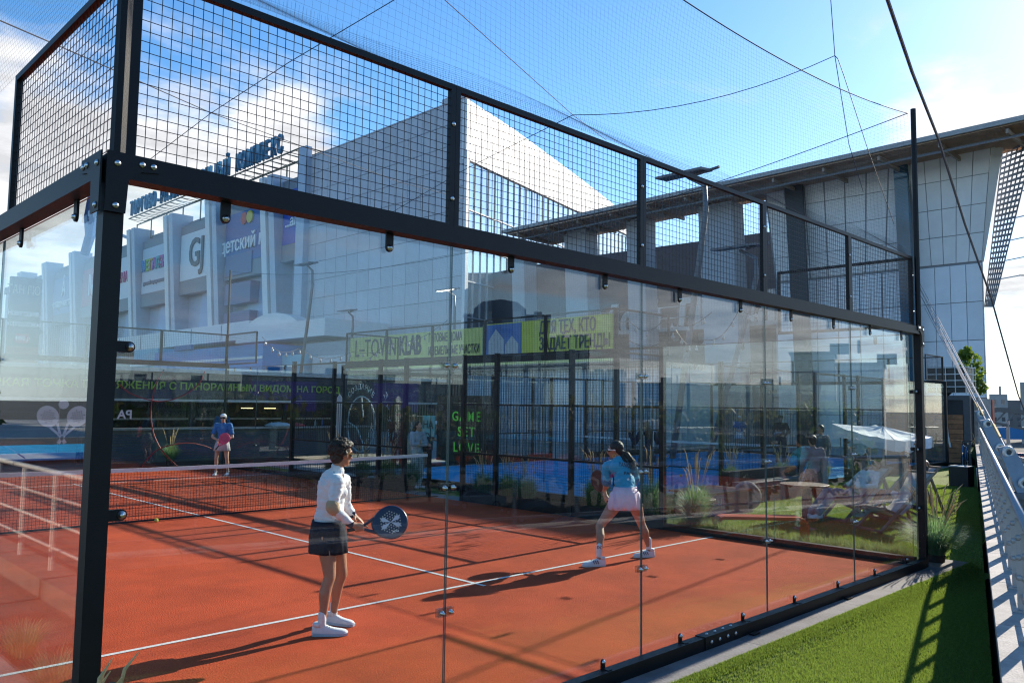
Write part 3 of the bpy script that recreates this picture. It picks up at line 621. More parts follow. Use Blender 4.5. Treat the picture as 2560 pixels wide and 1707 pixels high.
# --- dark gallery wall behind the big canopy, right grey block, canopy, columns
gal = thing('gallery', 'dark grey blue gallery block under the long canopy with pale letters', 'building', (52, 28, -6))
DKW = M('slate_wall', (.07, .082, .105), .5, .1, .12, .6)
za, zb = zat(1400, 650, 50), zat(1940, 582, 50)
MB().prism([(50, yat(1400, 50), -6), (50, 20.9, -6), (50, 20.9, zb+.1), (50, yat(1400, 50), za)], (9, 0, 0)).build('gallery_wall', DKW, gal)
MB().prism([(50, yat(1150, 50), -6), (50, yat(1400, 50)+.01, -6), (50, yat(1400, 50)+.01, za-.02), (50, yat(1150, 50), zat(1150, 697, 50))], (9, 0, 0)).build('gallery_wall', DKW, gal)
MB().box(47.6, 49.9, 20.9, 44, 7.4, 7.7).build('gallery_deck', M('pale_beam', (.45, .48, .50)), gal)
MB().box(48.0, 49.9, 20.9, 44, -6, 3.9).build('gallery_front', M('gallery_front', (.30, .34, .37), .3, 0, .2, .5), gal)
rl = MB()
for i in range(13): y = 21+2*i; rl.bar((48, y, 7.7), (48, y, 9.2), .06)
for z in (8.4, 9.2): rl.bar((48, 21, z), (48, 45, z), .06)
rl.build('deck_railing', STEEL, gal)
text('lettering', 'Мой ДОМ', 3.4, (49.9, onx(1690, 800, 50).y, onx(1690, 798, 50).z), (0, -1, 0), M('letter_pale', (.5, .58, .62)), gal, ext=.08, bold=.03)
text('lettering', 'СТРОИШЬ', 1.3, (49.9, onx(1720, 850, 50).y, onx(1700, 930, 50).z), (0, -1, 0), MATS['letter_pale'], gal, ext=.08)
can = thing('canopy_roof', 'long dark canopy roof on pale columns, rising across the right of the photo', 'canopy', (44, 20, -6))
MB().prism([(41.9, 41.0, 15.25), (46.6, 40.2, 14.9), (46.6, 5.2, 16.0), (41.9, 5.2, 15.66)], (0, 0, .16)).build('canopy_sheet', ROOFG, can)
MB().bar((41.85, 41.1, 15.36), (41.85, 5.0, 15.76), .16, .24).build('edge_beam', M('edge_grey', (.42, .40, .38), .6, .0), can)
rb = MB()
for i in range(26): x = 42.0+.18*i; rb.bar((x, 40.6, 15.12), (x, 5.3, 15.62), .05, .06)
rb.build('corrugation', ROOFG, can, kind='stuff')
for i in range(12): y = 39.5-3*i; z = 14.95+.011*(41-y); MB().bar((42, y, z), (46.5, y, z), .12, .22).build('purlin', M('purlin', (.34, .26, .20)), can)
MB().tube([(42.6, 40.5, 14.7), (42.6, 5.4, 15.2)], .07, 6).build('service_pipe', STEEL, can)
for px, w in ((1296, 1.1), (1440, 1.7), (1592, 1.2), (1795, 2.0)):
    y = yat(px, 44.5); MB().prism([(44.2, y+w*.62, 15.1), (45.6, y+w*.62, 15.1), (45.6, y-w*.62, 15.1), (44.2, y-w*.62, 15.1)], (.5, -w*.35, -21)).build('column', M('column_grey', (.40, .41, .43), .6, 0, .06), can)
rb = thing('panelled_block', 'grey panelled block with an overhanging top at the right under the canopy', 'building', (48, 12, -6))
PB = M('block_panel_grey', (.86, .84, .82), .5, .0, .05, 1.2, rnd=.05); PL = M('block_panel_light', (.80, .80, .82), .5, .0, .05, 1.2, rnd=.05)
MB().prism([(46.5, 8.95, -6), (46.5, 20.7, -6), (58, 20.7, -6), (58, 12.6, -6)], (0, 0, 15.9)).build('block_core', JOINT, rb)
MB().prism([(46.5, 8.95, 9.9), (46.5, 20.7, 9.9), (45.05, 20.7, 15.9), (45.05, 7.95, 15.9)], (1.4, .45, 0)).build('overhang_core', JOINT, rb)
sl = Vector((45.0-46.4, 0, 6.0)).normalized()
def blockpanels(yl, yr, z0, z1, n, rows, mat, lean):
    for i in range(n):
        for j in range(rows):
            zz0 = z0+(z1-z0)*j/rows+.018; zz1 = z0+(z1-z0)*(j+1)/rows-.018
            def Y(t, z): g = (z-9.9)/6.0 if lean else 0; r = yr - (1.0*g if lean else 0); return yl+(r-yl)*t
            def Xx(z): return 46.42-1.42*(z-9.9)/6.0 if lean else 46.42
            t0, t1 = i/n+.005, (i+1)/n-.005
            q = [(Xx(zz0), Y(t0, zz0), zz0), (Xx(zz0), Y(t1, zz0), zz0), (Xx(zz1), Y(t1, zz1), zz1), (Xx(zz1), Y(t0, zz1), zz1)]
            MB().prism([Vector(p) for p in q], (.05, 0, 0)).build('facade_panel', mat, rb)
yl = yat(2305, 46.4)
blockpanels(yl, 8.95, 9.95, 15.8, 5, 4, PB, True)
blockpanels(yl, 8.95, -4.5, 9.85, 4, 7, PL, False)
blockpanels(20.6, yl+.75, 9.95, 15.8, 7, 4, PB, True)
blockpanels(20.6, yl+.75, -4.5, 9.85, 6, 7, PL, False)
MB().prism([(46.3, yl+.02, -5), (46.3, yl+.72, -5), (44.86, yl+.72, 15.7), (44.86, yl+.02, 15.7)], (.3, 0, 0)).build('glazed_strip', M('teal_glazing', (.02, .10, .17), .1, 0, .4, .4), rb)
ys = yat(2008, 45.4); MB().prism([(46.2, ys-.5, -5), (46.2, ys+.5, -5), (44.6, ys+.65, 15.6), (44.6, ys-.45, 15.6)], (.2, 0, 0)).build('dark_strip', M('strip_dark', (.05, .055, .06)), rb)
MB().prism([(46.45, 8.95, -6), (46.52, 8.92, -6), (46.52, 8.92, 9.9), (46.45, 8.95, 9.9)], (.08, .02, 0)).prism([(46.45, 8.95, 9.9), (46.55, 8.88, 9.9), (45.4, 7.45, 15.9), (45.0, 7.93, 15.9)], (.08, .02, 0)).build('sunlit_reveal', WCLAD, rb)
lat = MB()                                                  # lattice screen hanging from the canopy tip
A0, A1 = onx(2512, 330, 47), onx(2600, 290, 44); B0, B1 = onx(2462, 765, 47), onx(2484, 765, 46)
for i in range(34):
    f = i/33; lat.bar(A0.lerp(B0, f), A1.lerp(B1, f), .05, .12)
for i in range(7):
    f = i/6; lat.bar(A0.lerp(A1, f), B0.lerp(B1, f), .05, .05)
lat.build('lattice_screen', M('lattice_grey', (.22, .24, .27), .5, .3), rb)
lmp = MB()
for f in (.2, .38, .52, .64, .75, .85):
    p = A1.lerp(B1, f); lmp.bar(p, p+Vector((0, -.9, .1)), .05); lmp.bar(p+Vector((0, -.9, .1)), p+Vector((-.3, -1.3, .02)), .10, .06)
lmp.build('screen_lamp', STEEL, rb)
# ================================================================ parapet, railings, right-hand end of the terrace
GALV = M('railing_grey_paint', (.30, .32, .34), .38, .3, .08, 9)
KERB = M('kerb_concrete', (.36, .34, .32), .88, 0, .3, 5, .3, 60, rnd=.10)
par = thing('parapet', 'raised pale concrete kerb of paving blocks along the right edge of the terrace', 'kerb', tuple(PA))
def PP(s, off, z): p = PA+PD*s+PN*off; return Vector((p.x, p.y, z))
s0 = -6.0
while s0 < 36:
    ln = 1.45
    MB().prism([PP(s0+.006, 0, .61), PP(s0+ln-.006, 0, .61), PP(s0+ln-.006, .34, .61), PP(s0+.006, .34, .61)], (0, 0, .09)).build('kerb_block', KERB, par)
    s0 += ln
MB().prism([PP(-6, .05, -6), PP(36.05, .05, -6), PP(36.05, .32, -6), PP(-6, .32, -6)], (0, 0, 6.608)).build('kerb_wall', M('kerb_wall_shade', (.055, .055, .055), .9, 0, .3, 3), par)  # dark colour paints in the shade on the kerb's inner face
rail = thing('railing', 'grey steel handrail with flat balusters standing on the concrete kerb at the right', 'railing', tuple(PA))
RO = .17
m = MB(); m.smooth = True; m.tube([PP(-6, RO, 1.33), PP(31.5, RO, 1.33)], .028, 12); m.build('handrail', GALV, rail)
m = MB(); m.bar(PP(-6, RO, .80), PP(31.5, RO, .80), .02, .03); m.build('lower_rail', GALV, rail)
bal = MB(); bal.bar(Vector((0, 0, .70)), Vector((0, 0, 1.31)), .07, .012, up=PD); bal.bar(Vector((0, 0, .70)), Vector((0, 0, .712)), .10, .10)
bme = bal.mesh('baluster', GALV); plug = MB(); plug.smooth = True
plug.lathe((0, 0, 0), [(.018, -.015), (.018, .014), (.001, .018)], 8, tuple(-PN)); 
for i in range(46):
    s = -5.55+.805*i
    o = obj('baluster', bme, rail); o.location = PP(s, RO, 0)
pg = MB(); pg.smooth = True
for i in range(46):
    s = -5.55+.805*i
    for z in (.92, 1.05, 1.18): pg.lathe(PP(s-.006, RO-.02, z), [(.020, 0), (.020, .004), (.012, .010), (.001, .012)], 8, tuple(-PD))
pg.build('perforated_lit_spot_studs', GALV, rail, kind='stuff')  # studs added to stand for lit spots on the plain balusters
for o_ in [x for x in KIDS[rail.name] if x.name.startswith('perforated')]: o_.name = 'lit_spot_studs'
# left railing, mirrored in the left glass wall
lr = thing('railing', 'white tube railing on a low step left of the red court, mirrored in the glass', 'railing', (-1.6, 8, 0))
for z in (.35, .62, .90, 1.18): MB().tube([(-1.58, 1.2, z), (-1.58, 26, z)], .03 if z > 1 else .014, 8).build('rail', M('cream_paint', (.40, .38, .35), .4, 0, .05), lr)
for i in range(21): MB().tube([(-1.58, 1.3+1.25*i, .1), (-1.58, 1.3+1.25*i, 1.17)], .024, 8).build('rail_post', MATS['cream_paint'], lr)
st = thing('kerb_step', 'low concrete step under the white railing at the left', 'kerb', (-1.6, 8, -.13))
for i in range(12): MB().box(-1.78, -1.40, .6+2.1*i, 2.69+2.1*i, -.2, .08).build('step_block', M('step_concrete', (.07, .062, .055), .9, 0, .3, 4), st)

# --- furniture and cabin at the far right end
cab = thing('cabin', 'brown wood clad cabin with black upper wall under a caged water tank', 'cabin', (35, 7.3, 0))
WOOD = M('cedar_board', (.30, .12, .046), .6, 0, .35, 5, .2, 40, rnd=.25); BLK = M('cabin_black', (.02, .02, .022), .6)
MB().box(34.06, 36.4, 6.2, 9.4, -.13, 2.55).build('cabin_body', BLK, cab)
for i in range(10): MB().box(34.0, 34.06, 6.45, 9.4, -.05+.19*i, .125+.19*i).build('board', WOOD, cab)
MB().box(33.98, 34.12, 6.18, 6.42, -.13, 2.6).box(33.98, 34.12, 6.42, 9.4, 2.42, 2.6).build('corner_frame', M('cabin_frame', (.07, .07, .075), .5), cab)
MB().box(34.5, 36.3, 6.05, 6.19, 0, 2.5).build('end_panel', M('weathered_panel', (.30, .29, .28), .7, 0, .3), cab)
tank = thing('water_tank', 'black plastic tank in a white steel cage on top of the cabin', 'tank', (35, 7.0, 2.62))
MB().box(34.1, 35.2, 6.35, 7.75, 2.72, 3.75).build('tank_body', M('tank_black', (.012, .014, .014), .35), tank)
cg = MB()
for z in (2.7, 2.95, 3.2, 3.45, 3.72): cg.bar((34.05, 6.3, z), (34.05, 7.8, z), .035).bar((34.05, 6.3, z), (35.25, 6.3, z), .035)
for y in (6.32, 6.7, 7.05, 7.4, 7.78): cg.bar((34.05, y, 2.62), (34.05, y, 3.78), .03)
for x in (34.4, 34.8, 35.2): cg.bar((x, 6.3, 2.62), (x, 6.3, 3.78), .03)
cg.build('cage', M('cage_white', (.62, .63, .62), .5, .2), tank)
MB().lathe((34.02, 7.05, 2.55), [(.05, 0), (.24, .16), (.24, .22)], 10).build('outlet_funnel', MATS['tank_black'], tank)
MB().tube([(33.97, 7.05, 2.56), (33.95, 7.05, 1.8), (33.96, 7.0, 1.0), (33.96, 6.92, .55)], .035, 8).build('drain_pipe', M('pipe_white', (.7, .72, .70), .4), tank)
box = thing('planter_box', 'black box seat with pale slatted top beside the kerb, near the cabin', 'box', (24.2, 3.75, -.13))
MB().box(23.95, 24.5, 3.42, 3.92, -.13, .42).build('box_body', BLK, box)
for i in range(6): MB().box(23.95+.092*i, 24.02+.092*i, 3.42, 3.92, .422, .445).build('slat', M('pale_slat', (.55, .54, .52), .6), box)
bike = thing('bicycle', 'blue bicycle leaning by the cabin at the end of the lawn', 'bicycle', (30.5, 5.5, 0))
RUB = M('black_rubber', (.02, .02, .02), .7); BBL = M('bike_blue', (.02, .14, .35), .35)
bx, by = Vector((30.6, 5.35, 0)), Vector((29.4, 5.15, 0)); ax = (by-bx).normalized(); sd_ = Vector((-ax.y, ax.x, 0)); Z = Vector((0, 0, 1))
def ring(c, r, t, u, v, n=20): return [c+(u*math.cos(2*math.pi*i/n)+v*math.sin(2*math.pi*i/n))*r for i in range(n+1)]
for c in (bx, by):
    wh = MB().tube(ring(c+Z*.22, .34, .02, ax, Z), .022, 6, False).build('wheel', RUB, bike)
    sp = MB(); [sp.bar(c+Z*.22, c+Z*.22+(ax*math.cos(t)+Z*math.sin(t))*.33, .006) for t in [k*.628 for k in range(10)]]; sp.build('spokes', BOLT, wh)
f = MB(); h1, st_, bb = by+Z*.82-ax*.12, bx+Z*.72+ax*.22, bx+Z*.24+ax*.48
for p, q in ((h1, st_), (h1, bb), (st_, bb), (bx+Z*.22, bb), (bx+Z*.22, st_), (h1, by+Z*.22)): f.tube([p, q], .018, 6)
f.build('frame', BBL, bike)
MB().tube([h1+Z*.16-sd_*.3, h1+Z*.14, h1+Z*.16+sd_*.3], .014, 6).tube([h1, h1+Z*.15], .016, 6).build('handlebar', RUB, bike)
MB().bar(st_+Z*.12-ax*.12, st_+Z*.14+ax*.14, .12, .05).tube([st_, st_+Z*.12], .014, 6).build('saddle', RUB, bike)
acu = thing('air_conditioner', 'small grey air conditioner unit on the panelled block wall', 'air conditioner', (46.2, 8.9, 2))
MB().box(45.9, 46.4, 9.1, 10.2, 1.4, 2.3).build('casing', M('ac_grey', (.35, .36, .36)), acu)
g_ = MB(); [g_.box(45.86, 45.9, 9.15, 10.15, 1.45+.1*i, 1.5+.1*i) for i in range(8)]; g_.build('grille', LETD, acu)
rp = thing('red_pillar', 'red steel pillar right of the grey panelled block', 'pillar', (48, 8.0, -6))
MB().box(47.5, 47.9, yat(2478, 47.5), yat(2458, 47.5), -6, 2.6).build('pillar_shaft', M('red_paint', (.40, .035, .02), .5), rp)
MB().box(47.42, 47.98, yat(2479, 47.5), yat(2457, 47.5), -1.2, -.9).build('pillar_band', LETD, rp)
# pylons with cable anchors
CAB = M('steel_cable', (.32, .33, .36), .4, .8); CABP = M('violet_grey_rope', (.10, .09, .14), .55)
for i, (px, pyy, D) in enumerate(((2560, 1215, 15.0), (2500, 1125, 19.5), (2476, 1085, 25))):
    top = dep(px, pyy, D); 
    py = thing('cable_pylon', ['large grey cable pylon with round eye plates, nearest behind the railing', 'grey cable pylon with eye plates, second behind the railing', 'smallest grey cable pylon, farthest behind the railing'][i], 'pylon', (top.x, top.y, -6), 'cable pylons outside the railing')
    a = D/2027
    MB().box(top.x-.22, top.x+.22, top.y-.22, top.y+.22, -6, top.z-.12).build('pylon_shaft', GALV, py)
    MB().box(top.x-.28, top.x+.28, top.y-.28, top.y+.28, top.z-.22, top.z-.12).build('pylon_cap', GALV, py)
    e0, e1 = top+Vector((0, 0, .05)), dep(px-40*15/D, pyy-85*15/D, D+.3)
    pl = MB(); n_ = (e1-e0).normalized(); sdv = n_.cross(FW).normalized()
    pl.prism([e0-sdv*.2-n_*.2, e0+sdv*.2-n_*.2, e1+sdv*.13+n_*.12, e1-sdv*.13+n_*.12], FW*.05); pl.build('eye_plate', GALV, py)
    for e in (e0, e1):
        ey = MB(); ey.smooth = True; ey.lathe(e-FW*.005, [(.05, 0), (.05, -.03), (.11, -.03), (.12, -.01), (.12, .0)], 14, tuple(FW)); ey.build('eye_ring', M('ring_white', (.62, .62, .60), .4, .3), py)
        MB().lathe(e-FW*.036, [(.05, 0), (.05, .004)], 12, tuple(FW)).build('eye_hole', LETD, py)
    for k in range(2):
        q = onx(2290+10*k+i*6, 690+25*i+30*k, 45.2); MB().tube([e1, e1.lerp(q, .02), q], .014, 6).build('stay_cable', CAB, py)
        MB().tube([e1.lerp(q, .03), e1.lerp(q, .06)], .028, 6).build('turnbuckle', M('brass_sleeve', (.40, .27, .08), .4, .6), py)
gc = thing('guy_rope', 'long twisted guy rope slanting across the sky before the panelled block', 'rope', (20, 2, 0))
pts = [dep(2205, -40, 9.0), dep(2280, 180, 11), dep(2345, 345, 13.5), dep(2412, 560, 17), dep(2478, 745, 21), dep(2545, 985, 28), dep(2585, 1090, 32)]
MB().tube(pts, .022, 6).build('rope', CABP, gc)
# overhead string-light cables above the court
def catline(name, label, pts, r=.006, mat=None, cat='cable', group=None):
    t = thing(name, label, cat, tuple(pts[0]), group); MB().tube(pts, r, 5).build('cable', mat or ROPE, t); return t
J1 = dep(1432, 288, 16); J2 = dep(2087, 140, 16); J3 = dep(528, 283, 16)
catline('overhead_cable', 'sagging cable from the small knot over the mesh to the knot in the sky', [J1.lerp(J2, i/10)-Vector((0, 0, .9*4*(i/10)*(1-i/10)*.35)) for i in range(11)], .008, None, 'cable', 'overhead cables')
catline('overhead_cable', 'thin reddish cable coming down from the top edge to the knot over the mesh', [dep(1100, -10, 11), J1, dep(1515, 350, 18)], .006, M('rust_cable', (.22, .09, .07)), 'cable', 'overhead cables')
catline('overhead_cable', 'cable from the top edge down left over the first mesh panel', [dep(1000, -8, 12), dep(720, 158, 13), J3, dep(360, 410, 16)], .007, None, 'cable', 'overhead cables')
catline('overhead_cable', 'thin cable running down right across the white front of the hall', [dep(-10, 48, 9), dep(180, 130, 11), dep(528, 283, 16), dep(1000, 456, 26), dep(1170, 500, 30)], .009, None, 'cable', 'overhead cables')
catline('overhead_cable', 'thin cable rising across the hall front towards the knot over the mesh', [dep(930, 560, 30), dep(1170, 420, 22), J1], .008, None, 'cable', 'overhead cables')
catline('overhead_cable', 'cable dropping from the top edge through the sky knot to the corner net', [dep(2076, -10, 15), J2, dep(2122, 360, 18), dep(2158, 480, 20)], .008, M('cord_indigo', (.05, .05, .12)), 'cable', 'overhead cables')
catline('overhead_cable', 'dark cable looping over the sky knot and falling right behind the corner mast', [J2, dep(2095, 148, 16), dep(2110, 190, 16.3), dep(2170, 375, 18), dep(2235, 560, 20)], .008, None, 'cable', 'overhead cables')

# --- bar pavilion behind the far wall
bar = thing('bar_pavilion', 'dark open bar with louvred counter and lime lettering on its roof edge', 'building', (11, 25, 0))
DARK = M('bar_dark', (.030, .034, .040), .6, 0, .2); LIME = M('lime_letter', (.28, .42, .03), .5, 0, 0)
MB().box(-4, 22, 23.6, 30, 2.86, 3.05).box(-4, 22, 23.5, 23.7, 2.92, 3.02).build('roof_slab', DARK, bar)
MB().box(-4, 22, 23.42, 23.5, 2.94, 3.06).build('roof_edge', STEEL, bar)
MB().box(-4, 22, 23.52, 23.6, 2.06, 2.9).build('fascia_board', DARK, bar)
text('lettering', 'ЯРКАЯ ТОЧКА ПРИТЯЖЕНИЯ С ПАНОРАМНЫМ ВИДОМ НА ГОРОД', .33, (4.35, 23.49, 2.46), (1, 0, 0), LIME, bar, ext=.015, sx=1.10, bold=.016, align='LEFT')
MB().box(-4, 22, 23.48, 23.56, 1.96, 2.04).build('light_rail', STEEL, bar)
MB().box(-4, 22, 29.8, 30, 0, 2.9).build('back_wall', M('back_wall_dark', (.022, .026, .028), .7, 0, .4, .5), bar)
for x in (0, 3.5, 7, 10.5, 14, 17.5, 21): MB().box(x, x+.16, 23.62, 23.78, 0, 2.9).build('bar_post', BLACK, bar)
MB().box(7.2, 17.5, 22.9, 23.62, 1.04, 1.10).build('counter_top', M('counter_steel', (.30, .32, .33), .35, .6, .1), bar)
CTR = M('counter_olive', (.10, .11, .10), .7, 0, .1)
MB().box(7.2, 17.5, 23.05, 23.6, 0, 1.03).build('counter_front', CTR, bar)
for k in range(5):
    x = 7.5+2.0*k
    for j in range(11): MB().bar((x, 23.03, .10+.078*j), (x+1.6, 23.03, .10+.078*j), .035, .05).build('louvre_slat', M('louvre_navy', (.05, .065, .10), .5), bar)
MB().box(7, 18, 26.5, 26.54, 1.28, 1.34).build('shelf_rail', STEEL, bar)
for x, w in ((10.2, 1.4), (12.0, 1.2)):
    MB().box(x, x+w, 26.6, 26.64, 1.25, 2.0).build('menu_board', M('board_grey', (.14, .15, .15)), bar)
    text('lettering', 'РЕКЛАМА', .28, (x+w/2, 26.58, 1.80), (1, 0, 0), LETD, bar, ext=.004, mirror=True, bold=.015); text('lettering', 'ТРК ГОРОД', .24, (x+w/2, 26.58, 1.50), (1, 0, 0), LETD, bar, ext=.004, mirror=True, bold=.015)
LAMP = M('warm_tube', (1, .8, .4), .5, emit=(1, .72, .3), es=2.2)
for x in (12.6, 14.0, 15.0): MB().bar((x, 27, 1.72), (x+.5, 27, 1.72), .03).build('light_tube', LAMP, bar)
for i, (x, lab, c, h) in enumerate(((13.3, 'tall white paper cup on the bar counter', (.7, .68, .62), .16), (14.6, 'dark bottle on the bar counter', (.03, .03, .03), .26), (15.4, 'blue bottle on the bar counter', (.03, .10, .3), .24), (15.1, 'clear bottle beside the blue bottle on the bar', (.3, .38, .36), .24))):
    t = thing('cup' if i == 0 else 'bottle', lab, 'cup' if i == 0 else 'bottle', (x, 23.2, 1.1))
    MB().lathe((x, 23.2, 1.1), [(.035, 0), (.042, h*.6), (.02, h*.8), (.018, h)], 10).build('body', M('bottle%d' % i, c, .3), t)
t = thing('bag', 'white and blue folded towel bag lying on the bar counter', 'bag', (13.7, 23.25, 1.1)); bm0 = MB(); bm0.smooth = True
bm0.lathe((13.6, 23.25, 1.1), [(.45, 0), (.5, .05), (.3, .13), (.02, .16)], 14); bm0.build('bag_body', M('bag_white', (.5, .58, .66), .7, 0, .2, 8, .5, 20), t)
t = thing('bag', 'red and pink bag lying on the bar counter', 'bag', (14.9, 23.25, 1.1)); bm0 = MB(); bm0.smooth = True
bm0.lathe((14.35, 23.25, 1.1), [(.3, 0), (.28, .06), (.1, .12), (.02, .14)], 12); bm0.build('bag_body', M('bag_red', (.55, .07, .08), .7, 0, .3, 8), t)
# red arcs stuck to the far glass
arcs = thing('red_arc_band', 'thin red arcs crossing like tennis ball seams on the far glass wall', 'decoration', (8, 19.95, 1.5))
REDL = M('red_band', (.22, .014, .012), .5, 0, 0)
def arcpx(pts, y=19.94): 
    P_ = [ony(x, yy, y) for x, yy in pts]; out = []
    for i in range(len(P_)-1):
        a, b, c, d = P_[max(0, i-1)], P_[i], P_[i+1], P_[min(len(P_)-1, i+2)]
        for k in range(6):
            t = k/6; out.append(.5*((2*b)+(c-a)*t+(2*a-5*b+4*c-d)*t*t+(3*b-a-3*c+d)*t**3))
    return out+[P_[-1]]
for pts in ([(298, 960), (330, 985), (395, 1003), (450, 992), (495, 962), (512, 928)], [(410, 924), (390, 960), (378, 1020), (382, 1075), (400, 1118), (425, 1148), (460, 1180)], [(350, 1170), (385, 1130), (420, 1114), (470, 1107), (510, 1114), (535, 1124)], [(0, 1108), (30, 1124), (62, 1145)]):
    MB().tube(arcpx(pts), .016, 6).build('arc', REDL, arcs)
# white crossed rackets sticker on the far glass
stk = thing('glass_sticker', 'white crossed rackets and ball sticker on the glass, left of the corner post', 'sticker', (6, 19.9, 1.5))
STW = M('sticker_white', (.52, .60, .60), .6, 0, 0)
o0 = ony(157, 1050, 19.95); sc = .0122*1.0
for s in (-1, 1):
    a = R_(40)*s; ctr = Vector((o0.x+s*.36, 19.95, o0.z+.10)); n = 26; poly = []
    ux = Vector((math.cos(a*.8), 0, -math.sin(a*.8))); uz = Vector((math.sin(a*.8), 0, math.cos(a*.8)))
    # head
    hd = [ctr+ux*(.255*math.cos(2*math.pi*i/n))+uz*(.29*math.sin(2*math.pi*i/n)) for i in range(n)]
    m = MB(); m.prism(hd, (0, .006, 0)); 
    m.bar(ctr-uz*.27+ux*.10, ctr-uz*.62, .06, .006, up=(0, 1, 0)).bar(ctr-uz*.27-ux*.10, ctr-uz*.62, .06, .006, up=(0, 1, 0)).bar(ctr-uz*.58, ctr-uz*.84, .09, .007, up=(0, 1, 0))
    m.build('racket_print', STW, stk)
    h = MB()
    for i in range(-3, 4):
        for j in range(-3, 4):
            q = ctr+ux*(.052*(i+j)*.75)+uz*(.052*(i-j)*.75)
            if (q-ctr).length < .17: h.lathe(q+Vector((0, -.004, 0)), [(.017, 0), (.017, .003)], 8, (0, 1, 0))
    h.build('hole_print', DARK, stk)
MB().lathe((o0.x, 19.944, o0.z+.42), [(.125, 0), (.125, .006)], 20, (0, 1, 0)).build('ball_print', STW, stk)
text('lettering', 'PA', .34, ony(312, 1037, 19.93), (1, 0, 0), STW, stk, ext=.003, mirror=True, bold=.02)
# things seen on the near end wall of the blue court
scr = thing('wall_art', 'white ring with a seam curve and letters on dark glass behind the net post', 'decoration', (12.1, 15.6, 1.3))
SW = M('art_white', (.50, .62, .66), .6)
c0 = onx(902, 1060, 12.12); rr = .72
ringp = [c0+Vector((0, -rr*.95*math.cos(t), rr*1.1*math.sin(t))) for t in [2*math.pi*i/40 for i in range(41)]]
MB().tube(ringp, .022, 6, False).build('ring', SW, scr)
MB().tube([c0+Vector((0, rr*.95, .05)), c0+Vector((0, .2, -.1)), c0+Vector((0, -.1, -.5)), c0+Vector((0, -.15, -.78))], .02, 6).tube([c0+Vector((0, -.0, .78)), c0+Vector((0, -.05, .45)), c0+Vector((0, -.12, .2))], .02, 6).build('seam_curve', SW, scr)
for wd, a0, a1, r_ in (('СОЗДАНИЕ', 128, 52, .93), ('УЛЫБКИ', -5, -55, .55), ('МЕЧТЫ', -20, 30, 1.4)):
    for i, ch in enumerate(wd):
        t = R_(a0+(a1-a0)*i/(len(wd)-1)); p = c0+Vector((-.02, -r_*math.cos(t), r_*1.15*math.sin(t)))
        text('lettering', ch, .22, p, (0, -math.sin(t), -math.cos(t)) if a0 > 0 else (0, -.75, -.65 if wd[0] == 'У' else .5), SW, scr, ydir=(0, 0, 1) if a0 < 0 else (0, -math.cos(t), math.sin(t)), ext=.004)
gs = thing('wall_sign', 'black panel with glowing green letters GAME SET LOVE beyond the gate', 'sign', (12.3, 11.2, 1.4))
pA, pB = onx(1112, 1000, 12.4), onx(1212, 1160, 12.4)
MB().box(12.4, 12.44, pB.y-.2, pA.y+.3, pB.z, pA.z+.12).build('panel', M('panel_black', (.012, .018, .014), .6), gs)
GRN = M('green_letter', (.07, .30, .05), .5, emit=(.12, .7, .10), es=.14)
for wd, yy in (('GAME', 1042), ('SET', 1080), ('LOVE', 1120)): text('lettering', wd, .34, onx(1165, yy, 12.38), (0, -1, 0), GRN, gs, ext=.006, sx=1.05, sp=1.25, bold=.01)
ps = thing('poster', 'small cyan poster lettered НА on the fence behind the net post', 'poster', (12.2, 13.5, 1.2))
pA, pB = onx(1057, 1038, 12.3), onx(1086, 1092, 12.3)
MB().box(12.3, 12.32, pB.y, pA.y, pB.z, pA.z).build('sheet', M('poster_cyan', (.18, .55, .62), .6), ps)
text('lettering', 'НА', .3, (12.28, (pA.y+pB.y)/2, pA.z-.25), (0, -1, 0), LETD, ps, ext=.003)
MB().tube([(12.28, pA.y-.02, pA.z-.5), (12.28, (pA.y+pB.y)/2, pA.z-.46), (12.28, pB.y+.02, pA.z-.7)], .014, 5).build('curve_print', LETD, ps)
fl = thing('feather_flag', 'narrow white feather flag standing behind the net', 'flag', (10.9, 16.5, 0))
pA = onx(849, 985, 11); MB().prism([(11, pA.y-.10, .6), (11, pA.y-.12, pA.z-.1), (11, pA.y, pA.z), (11, pA.y+.12, pA.z-.1), (11, pA.y+.12, .6)], (.01, 0, 0)).build('cloth', M('flag_white', (.62, .68, .70)), fl)
MB().tube([(11.02, pA.y+.13, -.13), (11.02, pA.y+.13, pA.z)], .012, 6).build('pole', BLACK, fl)
# big billboard far left
bb = thing('billboard', 'tall black billboard with Новогодние корпоративы lettering and a red price tag, far left', 'billboard', (4, 48, -6))
Y_ = 48
q0, q1 = ony(28, 690, Y_), ony(97, 860, Y_)
MB().box(q0.x, q1.x, Y_, Y_+.3, q1.z-.2, q0.z).build('sheet', M('poster_black', (.018, .020, .020), .6, 0, .5, .5), bb)
MB().box(q0.x, q1.x, Y_-.01, Y_+.3, q1.z-2.2, q1.z-.2).build('lower_sheet', M('poster_rust', (.16, .05, .025), .6, 0, .3), bb)
MB().bar(((q0.x+q1.x)/2, Y_+.4, q0.z), ((q0.x+q1.x)/2, Y_+.4, -6), .5).build('mast', BLACK, bb)
w_ = q1.x-q0.x; h_ = q0.z-q1.z
for wd, sz, fx, fz, mt in (('ТАН ГЮ', .155, .42, .80, M('print_gold', (.45, .40, .22))), ('Новогодние', .095, .45, .45, LETW), ('корпоративы', .095, .48, .29, LETW)):
    text('lettering', wd, h_*sz*1.2, (q0.x+w_*fx, Y_-.04, q1.z+h_*fz), (1, 0, 0), mt, bb, ext=.01, sx=.62)
MB().box(q0.x+w_*.22, q0.x+w_*.66, Y_-.05, Y_-.02, q1.z+h_*.0, q1.z+h_*.14).build('price_tag', M('tag_red', (.40, .02, .03)), bb)
